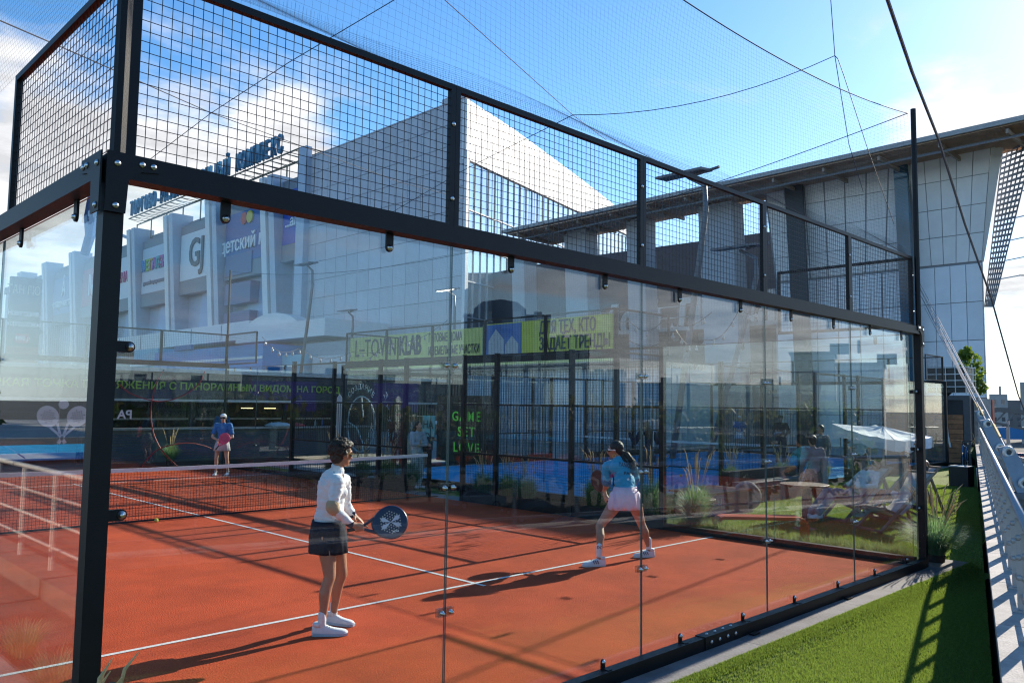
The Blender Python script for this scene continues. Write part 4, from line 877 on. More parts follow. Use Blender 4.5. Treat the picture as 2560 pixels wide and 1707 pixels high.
text('lettering', '4490 р', h_*.10, (q0.x+w_*.45, Y_-.07, q1.z+h_*.07), (1, 0, 0), LETW, bb, ext=.01, sx=.7)
# street lamps on the terrace
LH = M('lamp_head', (.16, .16, .17), .5, .2); LPOLE = M('lamp_pole', (.17, .17, .18), .45, .3)
def lamp(label, px, pyt, pyb_px, x, lit=False, scale=1.0, flip=1):
    top = onx(px, pyt, x); rt = thing('street_lamp', label, 'street lamp', (top.x, top.y, -.13), 'street lamps with paired panel heads')
    bot = onx(pyb_px, 905, x); bx_ = Vector((x, bot.y, -.13)); z = top.z; s = scale
    pole = [bx_, Vector((x, bot.y+(top.y-.9*s-bot.y)*.9, z*.72)), Vector((x, top.y-1.0*s, z*.86)), Vector((x, top.y-.95*s, z-.55*s)), Vector((x, top.y-.2*s, z-.1*s))]
    m = MB(); m.smooth = True; m.tube(pole, [.13*s, .12*s, .11*s, .10*s, .08*s], 8); m.build('pole', LPOLE, rt)
    for k in (0, 1):
        yy = top.y+(.35+1.15*k-.9)*s
        m = MB(); m.prism([(x-.42*s, yy-.5*s, z-.02), (x+.42*s, yy-.5*s, z+.06), (x+.42*s, yy+.5*s, z+.06), (x-.42*s, yy+.5*s, z-.02)], (0, 0, .10*s)); hd = m.build('lamp_head', LH, rt)
        if lit: MB().prism([(x-.36*s, yy-.44*s, z-.03), (x+.36*s, yy-.44*s, z+.045), (x+.36*s, yy+.44*s, z+.045), (x-.36*s, yy+.44*s, z-.03)], (0, 0, -.01)).build('lit_panel', M('lit_panel', (1, 1, 1), emit=(1, .97, .9), es=3.0), hd)
    MB().tube([(x, top.y-.5*s, z-.06), (x, top.y-1.6*s, z+.05)], .06*s, 6).build('bracket', LH, rt)
lamp('tall curved street lamp with two dark heads before the hall, left of the banner', 765, 662, 738, 30)
lamp('smaller curved street lamp just right of the tall one before the hall', 868, 778, 868, 36, scale=.9)
lamp('curved street lamp with two lit white panels above the yellow banner', 1118, 726, 1150, 40, lit=True, scale=.95)
lamp('large dark street lamp with two heads under the long canopy', 1710, 440, 1680, 26, scale=1.0)
lamp('dark street lamp with bent neck before the gallery wall, right of the large one', 1840, 622, 1770, 28, scale=.9)
# bulbs on strings
BULB = M('clear_bulb', (.30, .30, .29), .1, 0, 0, spec=1.0)
def bulbs(label, pts, n):
    t = thing('string_light', label, 'string light', tuple(pts[0]), 'strings of bulbs over the terrace'); line = []
    for i in range(len(pts)-1): 
        for k in range(8): line.append(pts[i].lerp(pts[i+1], k/8)-Vector((0, 0, .25*math.sin(math.pi*k/8))))
    line.append(pts[-1]); MB().tube(line, .008, 4).build('wire', WIRE, t)
    b = MB(); b.smooth = True; b.lathe((0, 0, 0), [(.014, 0), (.014, -.04), (.034, -.07), (.038, -.10), (.022, -.13), (.003, -.14)], 8); me = b.mesh('bulb', BULB)
    for i in range(n):
        f = (i+.5)/n*(len(line)-1); k = int(f); o = obj('bulb', me, t); o.location = line[k].lerp(line[min(k+1, len(line)-1)], f-k)
bulbs('string of bulbs sagging from the far court corner to the tall street lamp', [dep(655, 842, 22), dep(745, 872, 24), dep(880, 880, 26), dep(1050, 838, 28)], 16)
bulbs('string of bulbs across the upper left of the yellow banner', [dep(870, 900, 24), dep(960, 860, 25), dep(1120, 800, 27)], 8)
bulbs('string of bulbs hanging in a curve before the gallery letters', [dep(1570, 850, 18), dep(1690, 825, 18), dep(1760, 850, 18), dep(1850, 770, 18), dep(1915, 745, 18)], 15)
bulbs('short string of bulbs left of the gallery letters', [dep(1575, 805, 20), dep(1660, 800, 20), dep(1780, 780, 20)], 6)
# ================================================================ town around: mirrored blocks, trees, cars, far right
def bear(px): return R_(44.67)+math.atan((px-1280)/2027)
def rpos(px, D, z=-6.0): b = math.pi-bear(px); return Vector((CAM.x+D*math.sin(b), CAM.y+D*math.cos(b), z))
BRK = M('block_brick', (.13, .075, .06), .8, 0, .2, .3); BGR = M('block_grey', (.17, .165, .16), .8, 0, .15, .3); BPL = M('block_pale', (.42, .40, .37), .8, 0, .12, .3)
def apartment(label, pxa, pxb, D, h, mat, depth=14, floors=5, tilt=0, roofbox=True, ribs=False):
    a, b = rpos(pxa, D), rpos(pxb, D*(1+tilt)); u = (b-a); w = u.length; u.normalize(); v = Vector((-u.y, u.x, 0))
    if v.dot(CAM-a) > 0: v = -v                     # v points away from the camera
    t = thing('apartment_block', label, 'building', tuple((a+b)/2), 'apartment blocks across the street behind the viewer')
    T = Matrix(((u.x, v.x, 0, a.x), (u.y, v.y, 0, a.y), (0, 0, 1, -6), (0, 0, 0, 1)))
    MB(T).box(0, w, 0, depth, 0, h).build('wall', mat, t)
    win, bal, frm = MB(T), MB(T), MB(T); fh = h/floors; n = max(3, int(w/3.4)); sp = w/n
    for f in range(floors):
        for i in range(n):
            x = sp*(i+.5); z = fh*(f+.5)-.2
            if i % 5 == 2: bal.box(x-1.2, x+1.2, -.9, -.02, z-1.0, z+.1); win.box(x-1.1, x+1.1, -.85, -.03, z+.1, z+1.1)
            else: win.box(x-.65, x+.65, -.03, .05, z-.6, z+.8); frm.box(x-.75, x+.75, -.06, -.031, z-.75, z-.6)
    win.build('window', WIN, t, kind='stuff'); bal.build('balcony', BPL, t, kind='stuff'); frm.build('window_sill', BPL, t, kind='stuff')
    rf = MB(T); rf.box(-.3, w+.3, -.3, depth+.3, h, h+.5)
    if roofbox:
        for i in range(max(1, int(w/16))): x = 8+16*i; rf.box(x-1.6, x+1.6, 4, 8, h+.5, h+2.2); rf.box(x+3, x+3.5, 5, 5.5, h+.5, h+2.8)
    rf.build('roof', M('block_roof', (.10, .09, .09), .8), t)
    if ribs:
        for x in (.28, .62, .86): MB(T).box(w*x-.9, w*x+.9, -1.4, -.01, 0, h+1.0).build('stair_tower', M('sunny_tower', (.62, .56, .46), .7, 0, .15, 1.2), t)
    return t, T, w
apartment('long five storey block mirrored low in the glass, left of the brick tower', 640, 1030, 230, 15.5, BGR)
apartment('second five storey block mirrored right of the first', 1040, 1225, 250, 13.5, BRK)
t_, T_, w_ = apartment('tall dark brick tower with pale stair columns mirrored in the second pane', 1218, 1440, 175, 27.5, BRK, 16, 9, 0, False, True)
m = MB(T_); m.prism([(w_*.1, 3, 27.5), (w_*.1, 3, 29.5), (w_*.2, 3, 31.2), (w_*.42, 3, 31.8), (w_*.62, 3, 31.2), (w_*.72, 3, 29.5), (w_*.72, 3, 27.5)], (0, 7, 0)); m.build('roof_house', M('block_roof', (.10, .09, .09)), t_)
apartment('lower brick wing stepping down right of the dark tower', 1442, 1545, 170, 22, BRK, 14, 7, 0, False, True)
apartment('lowest grey wing right of the dark tower', 1547, 1640, 165, 14.5, BGR, 14, 5, 0, False, True)
apartment('five storey row mirrored in the middle right panes', 1650, 1900, 240, 14.5, BGR)
apartment('second five storey row mirrored farther right', 1905, 2080, 220, 13.5, BRK)
apartment('pale sunlit block mirrored beside the right corner post', 2085, 2200, 150, 17.5, BPL, 14, 6)
apartment('pale block partly hidden by the right corner post', 2205, 2330, 150, 15.5, BPL, 14, 5)
apartment('low grey row mirrored at the left panes', 300, 630, 260, 13.5, BGR)
# purple billboards mirrored under the skyline
for px, w, lab in ((780, 9.5, 'purple billboard mirrored right of the net-post fence'), (1070, 7.0, 'smaller purple billboard mirrored left of the green letters')):
    p = rpos(px, 120); b = math.pi-bear(px); u = Vector((math.cos(b), -math.sin(b), 0))
    t = thing('billboard', lab, 'billboard', tuple(p), 'purple billboards mirrored in the glass')
    c = p+Vector((0, 0, 8.6)); MB().prism([c-u*w/2-Vector((0, 0, 2.0)), c+u*w/2-Vector((0, 0, 2.0)), c+u*w/2+Vector((0, 0, 2.4)), c-u*w/2+Vector((0, 0, 2.4))], Vector((math.sin(b), math.cos(b), 0))*.3).build('sheet', M('print_violet', (.10, .05, .42), .6, emit=(.1, .05, .42), es=.25), t)
    MB().bar(p+Vector((0, 0, .2)), c, .5).build('mast', LETD, t)
# ---------------- trees
def leaf_mat(name, c): return foliage(name, c, .45, 1.1, .4)
LEAF = [leaf_mat('leaf_green', (.055, .095, .025)), leaf_mat('leaf_dark', (.035, .065, .022)), leaf_mat('leaf_olive', (.10, .105, .03))]
BARK = M('bark', (.09, .07, .05), .9, 0, .3, 4)
def leaf_cloud(mb, blobs, n, s, r):
    for _ in range(n):
        c, rad = blobs[int(r.integers(len(blobs)))]; d = r.normal(size=3); d /= np.linalg.norm(d); q = rad*(.55+.5*r.random())
        p = Vector(c)+Vector(d*q); a = Vector(r.normal(size=3)).normalized(); b = a.cross(Vector(r.normal(size=3))).normalized(); k = s*(.6+.8*r.random())
        mb.add([p-a*k, p+b*k*.6, p+a*k, p-b*k*.6], [(0, 1, 2, 3)])
def make_tree(label, loc, h, w, mat, seed, n=1500, group=None):
    r = np.random.default_rng(seed); t = thing('tree', label, 'tree', loc, group); x, y, z = loc
    tr = MB(); tr.tube([(x, y, z), (x+.05*w, y, z+h*.3), (x, y+.04*w, z+h*.75)], [.05*h*.45, .035*h*.45, .01*h], 7)
    blobs = []
    for i in range(9):
        a = r.random()*6.28; q = w*.36*r.random()**.5; hh = h*(.38+.5*r.random()); c = (x+q*math.cos(a), y+q*math.sin(a), z+hh); blobs.append((c, w*(.20+.14*r.random())))
        tr.tube([(x, y, z+h*.28), c], [.012*h, .004*h], 5)
    tr.build('trunk', BARK, t); lc = MB(); leaf_cloud(lc, blobs, n, w*.05, r); lc.build('crown', mat, t); return t
protos = [make_tree('leafy street tree in the belt below the mirrored blocks', tuple(rpos(1700, 62)), 7.6, 6.5, LEAF[0], 1, group='street trees behind the viewer'),
          make_tree('leafy street tree in the belt below the mirrored blocks', tuple(rpos(1500, 80)), 7.2, 6.0, LEAF[1], 2, group='street trees behind the viewer'),
          make_tree('leafy street tree in the belt below the mirrored blocks', tuple(rpos(1900, 90)), 7.8, 6.8, LEAF[2], 3, group='street trees behind the viewer')]
k = 0
for D, st in ((58, 62),):
    for px in range(240, 2300, st):
        if (px, D) in ((1700, 85),): continue
        j = random.random(); o = protos[k % 3]; copy_tree(o, rpos(px+20*j, D*(1+.12*j)), j*6.28, scale=.85+.3*random.random()); k += 1
lp = [make_tree('dark tree beyond the bar roof, seen over the far left corner', (6.5, 62, -1.5), 7.2, 8.5, LEAF[1], 11, 2200, 'trees beyond the bar'),
      make_tree('second dark tree beyond the bar, next to the corner post', (12.5, 64, -2.0), 6.8, 7.0, LEAF[1], 12, 2000, 'trees beyond the bar')]
TB = {-4: 'low dark tree beyond the bar at the left edge of the photo', 1: 'low dark tree beyond the bar above the racket sticker', 17: 'low dark tree beyond the bar before the blue pavilion', 22: 'low dark tree beyond the bar before the turquoise shop block', -10: 'low dark tree beyond the bar outside the left edge'}
for x, y, s in ((-4, 60, .8), (1, 66, .75), (17, 58, .7), (22, 66, .8), (-10, 66, .9)):
    copy_tree(lp[0], (x, y, -2.4), x, scale=s, label=TB[x])
bush = thing('bush', 'bright green bush growing beside the caged tank, above the cabin', 'bush', (37.2, 7.0, 2.4))
r = np.random.default_rng(5); lc = MB(); leaf_cloud(lc, [((37.4, 7.1, 4.1), .45), ((37.3, 6.9, 3.6), .42), ((37.4, 7.25, 4.45), .3), ((37.2, 6.7, 3.0), .3)], 900, .09, r); lc.build('foliage', leaf_mat('leaf_bright', (.13, .20, .035)), bush)
MB().tube([(37.3, 7, 2.0), (37.3, 7, 3.9)], .05, 6).build('stem', BARK, bush)
# ---------------- cars
CARG = M('car_glass', (.02, .025, .03), .05, 0, 0, spec=.9); TYRE = M('tyre', (.015, .015, .015), .8); RIM = M('rim', (.45, .45, .46), .3, .9)
def car(label, p, ang, col, group='cars parked in the street below', est=False):
    t = thing('parked_car', label, 'car', tuple(p), group); T = Matrix.Translation(p) @ Matrix.Rotation(ang, 4, 'Z')
    prof = [(-2.1, .35), (-2.15, .75), (-1.95, .95), (-1.55, 1.0), (-.95, 1.42), (.55 if not est else 1.5, 1.46), (1.25 if not est else 2.0, 1.0), (2.05, .88), (2.15, .6), (2.1, .35)]
    n = len(prof); m = MB(T); vs = []
    for yy, k in ((-.86, 1), (-.80, 1), (.80, 1), (.86, 1)):
        for x, z in prof:
            wz = .78 if z > 1.1 else 1.0; ins = .06 if abs(yy) > .83 and z > .5 else 0
            vs.append((x, yy*wz, z-(.02 if abs(yy) > .83 else 0)))
    fs = []
    for r_ in range(3): fs += [(r_*n+i, r_*n+(i+1) % n, (r_+1)*n+(i+1) % n, (r_+1)*n+i) for i in range(n)]
    fs += [tuple(range(n-1, -1, -1)), tuple(3*n+i for i in range(n))]; m.smooth = False; m.add(vs, fs)
    m.build('body', M('car_paint_%s' % '_'.join('%02d' % int(c*99) for c in col), col, .25, .3, 0, spec=.7), t)
    xr = 1.35 if est else .45; wn = MB(T)
    for s in (-1, 1): wn.prism([(-1.35, s*.83, 1.02), (-.92, s*.685, 1.36), (xr, s*.685, 1.40), (xr+.5, s*.83, 1.02)], (0, s*.012, 0))
    wn.build('side_window', CARG, t)
    MB(T).quad((-1.56, -.70, 1.03), (-1.56, .70, 1.03), (-.99, .62, 1.41), (-.99, -.62, 1.41)).build('windscreen', CARG, t)
    for x in (-1.3, 1.3):
        for s in (-1, 1):
            w = MB(T); w.lathe((x, s*.74, .32), [(.32, 0), (.32, .16)], 14, (0, s, 0)); wo_ = w.build('wheel', TYRE, t); MB(T).lathe((x, s*.905, .32), [(.19, 0), (.17, .01)], 10, (0, s, 0)).build('rim', RIM, wo_)
    for s in (-1, 1): MB(T).box(-2.17, -2.1, s*.62-.16, s*.62+.16, .66, .82).build('headlight', BOLT, t); MB(T).box(2.1, 2.17, s*.66-.14, s*.66+.14, .70, .86).build('tail_light', MATS['red_paint'], t)
for i, (px, D, a, c, lab, est) in enumerate(((1735, 46, .35, (.42, .43, .44), 'silver car with a red tail mirrored low in the glass by the hedge', True), (1930, 43, .3, (.03, .035, .04), 'black car mirrored right of the silver one', False),
     (2080, 41, .3, (.05, .07, .10), 'dark blue car mirrored in front of the deck chairs', True), (1560, 52, .4, (.06, .02, .02), 'dark red car mirrored left of the silver one', False),
     (1380, 58, .4, (.5, .5, .5), 'white car mirrored behind the middle hinges', False), (2200, 40, .25, (.2, .2, .21), 'grey car mirrored beside the right corner post', False))):
    car(lab, rpos(px, D), a, c, est=est)
# ---------------- far right below the terrace
for i in range(9):
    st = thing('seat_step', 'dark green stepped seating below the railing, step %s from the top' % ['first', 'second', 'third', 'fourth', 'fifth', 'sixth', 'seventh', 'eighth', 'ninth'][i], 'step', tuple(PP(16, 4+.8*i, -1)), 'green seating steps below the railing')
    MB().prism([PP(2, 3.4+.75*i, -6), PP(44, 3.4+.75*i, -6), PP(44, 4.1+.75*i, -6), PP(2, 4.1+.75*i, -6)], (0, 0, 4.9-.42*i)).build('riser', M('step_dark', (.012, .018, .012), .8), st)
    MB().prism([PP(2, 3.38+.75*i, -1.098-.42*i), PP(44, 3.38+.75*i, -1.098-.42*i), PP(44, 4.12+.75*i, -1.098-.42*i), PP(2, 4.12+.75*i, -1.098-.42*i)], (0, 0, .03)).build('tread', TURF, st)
sr = thing('railing', 'thin grey tube railing beyond the cable pylons at the right edge', 'railing', tuple(PP(30, 3.0, -1)))
for z in (-.6, -.3, 0.0, .3, .62): MB().tube([PP(24, 3.0, z), PP(44, 3.0, z)], .022 if z < .6 else .035, 6).build('rail', GALV, sr)
for i in range(9): MB().tube([PP(24+2.5*i, 3.0, -1.1), PP(24+2.5*i, 3.0, .62)], .03, 6).build('rail_post', GALV, sr)
ar = thing('arched_shed', 'low arched truss roof on posts, far right beyond the railing', 'shed', tuple(dep(2540, 1050, 90)))
c = dep(2560, 1060, 90); arc_ = [c+RT*(-4.2+1.2*i)+Vector((0, 0, 1.0-.10*(i-1)**2*.5+.6)) for i in range(8)]
m = MB(); [m.bar(p, q, .35, .5) for p, q in zip(arc_, arc_[1:])]; [m.bar(p-Vector((0, 0, 1.2)), q, .14) for p, q in zip(arc_, arc_[1:])]; m.bar(arc_[0]-Vector((0, 0, 1.2)), arc_[-1]-Vector((0, 0, 1.2)), .25); m.build('truss', M('truss_brown', (.16, .15, .14)), ar)
m = MB(); [m.bar(p-Vector((0, 0, 1.2)), Vector((p.x, p.y, -6)), .3) for p in arc_[::2]]; m.build('shed_post', GALV, ar)
for px0, px1, pt, D, c, lab in ((2474, 2520, 985, 300, BPL, 'pale far block with two chimneys just right of the panelled block'), (2515, 2590, 1000, 320, BGR, 'long low grey far building at the right horizon'), (2552, 2640, 955, 200, BPL, 'taller dark far block cut by the right edge')):
    a, b = dep(px0, 1025, D), dep(px1, 1025, D); top = dep(px0, pt, D).z
    t = thing('far_building', lab, 'building', (a.x, a.y, -6)); MB().prism([Vector((a.x, a.y, -6)), Vector((b.x, b.y, -6)), Vector((dep(px1, 1025, D+14).x, dep(px1, 1025, D+14).y, -6)), Vector((dep(px0, 1025, D+14).x, dep(px0, 1025, D+14).y, -6))], (0, 0, top+6)).build('wall', c, t)
    u = (b-a); u.z = 0; w = u.length; u.normalize(); m = MB()
    for i in range(int(w/3.2)):
        for f in range(max(1, int((top+5)/3.2))): q = a+u*(1.2+3.2*i); q.z = -5+3.2*f; m.prism([q, q+u*1.3, q+u*1.3+Vector((0, 0, 1.5)), q+Vector((0, 0, 1.5))], -FW*.06)
    m.build('window', WIN, t, kind='stuff')
    MB().bar((a.x+u.x*w*.6, a.y+u.y*w*.6, top), (a.x+u.x*w*.6, a.y+u.y*w*.6, top+3), .6).build('chimney', BPL, t)
for i, (px, D, c) in enumerate(((2505, 110, (.5, .5, .5)), (2530, 105, (.12, .2, .4)), (2552, 100, (.5, .5, .48)), (2520, 125, (.3, .3, .3)), (2545, 128, (.45, .05, .04)))):
    p = dep(px, 1075, D); car(['white car', 'blue car', 'pale car', 'grey car', 'red car'][i]+' in the distant car park at the right edge', Vector((p.x, p.y, -6)), .6*i, c, 'cars in the distant car park')
hz = dep(2535, 1068, 95); t = thing('hoarding', 'blue hoarding in front of the distant car park', 'hoarding', (hz.x, hz.y, -6)); MB().prism([hz-RT*2.6, hz+RT*4, hz+RT*4-Vector((0, 0, 1.4)), hz-RT*2.6-Vector((0, 0, 1.4))], FW*.2).build('sheet', SKYB, t)
MB().bar(hz-RT*2-FW*.1, Vector((hz.x-RT.x*2, hz.y-RT.y*2, -6)), .2).bar(hz+RT*3+FW*.3, Vector((hz.x+RT.x*3, hz.y+RT.y*3, -6)), .2).build('hoarding_post', GALV, t)
# road sign and van seen under the bar roof
t = thing('road_sign', 'yellow bus stop sign with a round white disc on top, seen under the bar roof', 'sign', (5.6, 29, 0))
q = ony(152, 977, 29.6); MB().box(q.x-.10, q.x+.10, 29.55, 29.6, q.z-.10, q.z+.10).build('plate', M('sign_lime', (.55, .6, .04), .5, emit=(.5, .55, .05), es=.35), t)
MB().lathe((q.x, 29.56, q.z+.2), [(.09, 0), (.09, .03)], 14, (0, 1, 0)).build('disc', LETW, t); MB().bar((q.x, 29.62, 0), (q.x, 29.62, q.z+.1), .03).build('post', GALV, t)
# ================================================================ people
SKIN = M('skin_tan', (.38, .185, .105), .55, 0, .10, 9, .05, 120); SKINL = M('skin_light', (.52, .30, .21), .55, 0, .08, 9)
SKIND = M('skin_dark', (.36, .18, .11), .55, 0, .1, 9)  # darker skin tone
def cloth(name, c, r=.8, b=.6, bs=20): return M(name, c, r, 0, .06, 14, b, bs, spec=.25, sheen=.15)
HAIRB = M('dark_brown_hair', (.022, .013, .010), .5, 0, .4, 60, .4, 150); HAIRK = M('black_hair', (.010, .008, .009), .55, 0, .4, 60, .3, 120); HAIRL = M('brown_hair', (.10, .05, .025), .5, 0, .4, 60)
LENS = M('dark_lens', (.02, .02, .025), .1, 0, 0, spec=.9); WFRAME = M('white_frame', (.75, .75, .74), .3, 0, 0)
class Blob:
    """smooth union of ellipsoids and tapered capsules, meshed as ONE continuous skin"""
    def __init__(s): s.b = bmesh.new()
    def ell(s, c, r, ax=None):
        Mx = Matrix.Translation(Vector(c))
        if ax is not None: Mx = Mx @ ax.to_4x4()
        r = (r,)*3 if isinstance(r, (int, float)) else r
        bmesh.ops.create_icosphere(s.b, subdivisions=3, radius=1, matrix=Mx @ Matrix.Diagonal((*r, 1))); return s
    def cap(s, p, q, a, b_):
        p, q = Vector(p), Vector(q); d = q-p; ln = d.length
        bmesh.ops.create_icosphere(s.b, subdivisions=2, radius=a, matrix=Matrix.Translation(p)); bmesh.ops.create_icosphere(s.b, subdivisions=2, radius=b_, matrix=Matrix.Translation(q))
        if ln > 1e-5:
            qn = Vector((0, 0, 1)).rotation_difference(d.normalized()).to_matrix().to_4x4()
            bmesh.ops.create_cone(s.b, cap_ends=True, segments=16, radius1=a, radius2=b_, depth=ln, matrix=Matrix.Translation(p+d/2) @ qn)
        return s
    def limb(s, pts, rs):
        for i in range(len(pts)-1): s.cap(pts[i], pts[i+1], rs[i], rs[i+1])
        return s
    def mesh(s, name, mat, vox=.01, smooth=6):
        me = bpy.data.meshes.new(name+'_raw'); s.b.to_mesh(me); s.b.free(); o = bpy.data.objects.new('tmp', me); COL.objects.link(o)
        r = o.modifiers.new('r', 'REMESH'); r.mode = 'VOXEL'; r.voxel_size = vox; r.use_smooth_shade = True
        if smooth: k = o.modifiers.new('s', 'SMOOTH'); k.factor = .5; k.iterations = smooth
        m2 = bpy.data.meshes.new_from_object(o.evaluated_get(bpy.context.evaluated_depsgraph_get())); bpy.data.objects.remove(o); bpy.data.meshes.remove(me)
        m2.name = name; m2.materials.clear(); m2.materials.append(mat); return m2
    def build(s, name, mat, parent, vox=.01, smooth=6): return obj(name, s.mesh(name, mat, vox, smooth), parent)
def axes(z, x):
    z = Vector(z).normalized(); x = Vector(x); x = (x-z*x.dot(z)).normalized(); y = z.cross(x); return Matrix((x, y, z)).transposed()
def leg_pts(h, k, a, back, s=1):
    h, k, a, back = Vector(h), Vector(k), Vector(a), Vector(back)
    return ([h, h.lerp(k, .35), h.lerp(k, .75), k, k.lerp(a, .18)+back*.012*s, k.lerp(a, .36)+back*.020*s, k.lerp(a, .65)+back*.006, a],
            [x*s for x in (.086, .083, .062, .052, .050, .053, .038, .031)])
def arm_pts(sh, e, w, s=1):
    sh, e, w = Vector(sh), Vector(e), Vector(w)
    return ([sh, sh.lerp(e, .4), e, e.lerp(w, .3), e.lerp(w, .75), w], [x*s for x in (.050, .044, .036, .038, .028, .023)])
def hand(B, w, dirv, palm_n, side, s=1, curl=.5, spread=.2, thumb=True):
    """palm and five separate curled fingers; side = direction towards the thumb"""
    d = Vector(dirv).normalized(); n = Vector(palm_n); n = (n-d*n.dot(d)).normalized(); t = Vector(side); t = (t-d*t.dot(d)-n*t.dot(n)).normalized(); w = Vector(w)
    B.ell(w+d*.05*s, (.040*s, .016*s, .050*s), axes(d, t)); B.cap(w, w+d*.03*s, .023*s, .024*s)
    for i, ln in enumerate((.070, .078, .073, .058)):
        b = w+d*.088*s+t*(.030-.020*i)*s; dd = (d+t*spread*(.5-i/3)*.6).normalized(); a = curl*(.8+.12*i); p = b; dirs = dd
        for j, f in enumerate((.45, .32, .23)):
            ang = a*(j+.6); dj = (dd*math.cos(ang)+n*math.sin(ang)); q = p+dj*ln*f*s; B.cap(p, q, (.0088-.0008*j)*s, (.0080-.0008*j)*s); p = q
    if thumb:
        p = w+d*.025*s+t*.03*s; q = p+(t*.7+d*.6+n*.3).normalized()*.038*s; r_ = q+(d*.8+n*.5+t*.1).normalized()*.03*s; B.cap(p, q, .012*s, .010*s); B.cap(q, r_, .010*s, .0082*s)
def grip(B, c, axis, palm_dir, s=1):
    """fist wrapped round a handle: c centre on the handle, axis handle direction (towards the head), palm_dir from handle to back of the hand"""
    a = Vector(axis).normalized(); p = Vector(palm_dir); p = (p-a*p.dot(a)).normalized(); q = a.cross(p); c = Vector(c)
    B.ell(c+p*.030*s-a*.005, (.018*s, .030*s, .046*s), axes(a, p))
    for i in range(4):
        o = c+a*(.036-.0225*i)*s; prev = None
        for t in (-20, 30, 80, 130, 185, 225):
            r_ = .027*s; th = R_(t); pt = o+(p*math.cos(th)+q*math.sin(th))*r_
            if prev is not None: B.cap(prev, pt, .0088*s, .0084*s)
            prev = pt
    o = c+a*.03*s; B.cap(o+p*.022*s-q*.015*s, o-q*.030*s+a*.025*s, .011*s, .0095*s); B.cap(o-q*.030*s+a*.025*s, o-q*.020*s-p*.018*s+a*.045*s, .0095*s, .008*s)
def head(B, c, face, up=(0, 0, 1), s=1):
    """skull, jaw, nose, ears, lips, neck start; c = skull centre"""
    f = Vector(face).normalized(); u = Vector(up); u = (u-f*u.dot(f)).normalized(); l = u.cross(f); c = Vector(c); A = axes(u, f)
    B.ell(c+u*.018*s-f*.010*s, (.092*s, .073*s, .098*s), A); B.ell(c-u*.055*s+f*.022*s, (.060*s, .054*s, .060*s), A); B.ell(c-u*.095*s+f*.055*s, (.026*s, .026*s, .020*s), A)
    B.cap(c+u*.004*s+f*.082*s, c-u*.036*s+f*.102*s, .010*s, .014*s); B.ell(c-u*.062*s+f*.080*s, (.012*s, .024*s, .008*s), A); B.ell(c+u*.022*s+f*.070*s, (.018*s, .052*s, .012*s), A)
    for k in (-1, 1): B.ell(c+l*.074*s*k-u*.018*s-f*.004*s, (.018*s, .010*s, .030*s), A); B.ell(c-u*.028*s+f*.055*s+l*.035*s*k, (.026*s, .022*s, .022*s), A)
    return f, u, l
def eyes(parent, c, face, s=1):
    f = Vector(face).normalized(); u = Vector((0, 0, 1)); u = (u-f*u.dot(f)).normalized(); l = u.cross(f); c = Vector(c)
    for k in (-1, 1):
        m = MB(); m.smooth = True; m.ball(c+f*.078*s+l*.031*k*s-u*.002*s, .012*s, 8); m.build('eye', M('eye_white', (.6, .58, .55), .2), parent)
def shades(parent, c, face, up=(0, 0, 1), frame=None, s=1):
    f = Vector(face).normalized(); u = Vector(up); u = (u-f*u.dot(f)).normalized(); l = u.cross(f); c = Vector(c)-u*.004*s
    m = MB(); arc = [c+f*(.098-.02*abs(k)/4-.006*(k*k)/4)*s+l*.017*k*s for k in range(-4, 5)]
    for p, q in zip(arc, arc[1:]): m.bar(p, q, .006*s, .038*s, up=u)
    o = m.build('sunglasses', LENS, parent); m = MB()
    for k in (-1, 1): m.bar(c+f*.078*s+l*.072*k*s+u*.008*s, c-f*.02*s+l*.080*k*s+u*.004*s, .005*s, .011*s, up=u)
    for p, q in zip(arc, arc[1:]): m.bar(p+u*.019*s, q+u*.019*s, .008*s, .006*s, up=u)
    m.build('frame', frame or WFRAME, o)
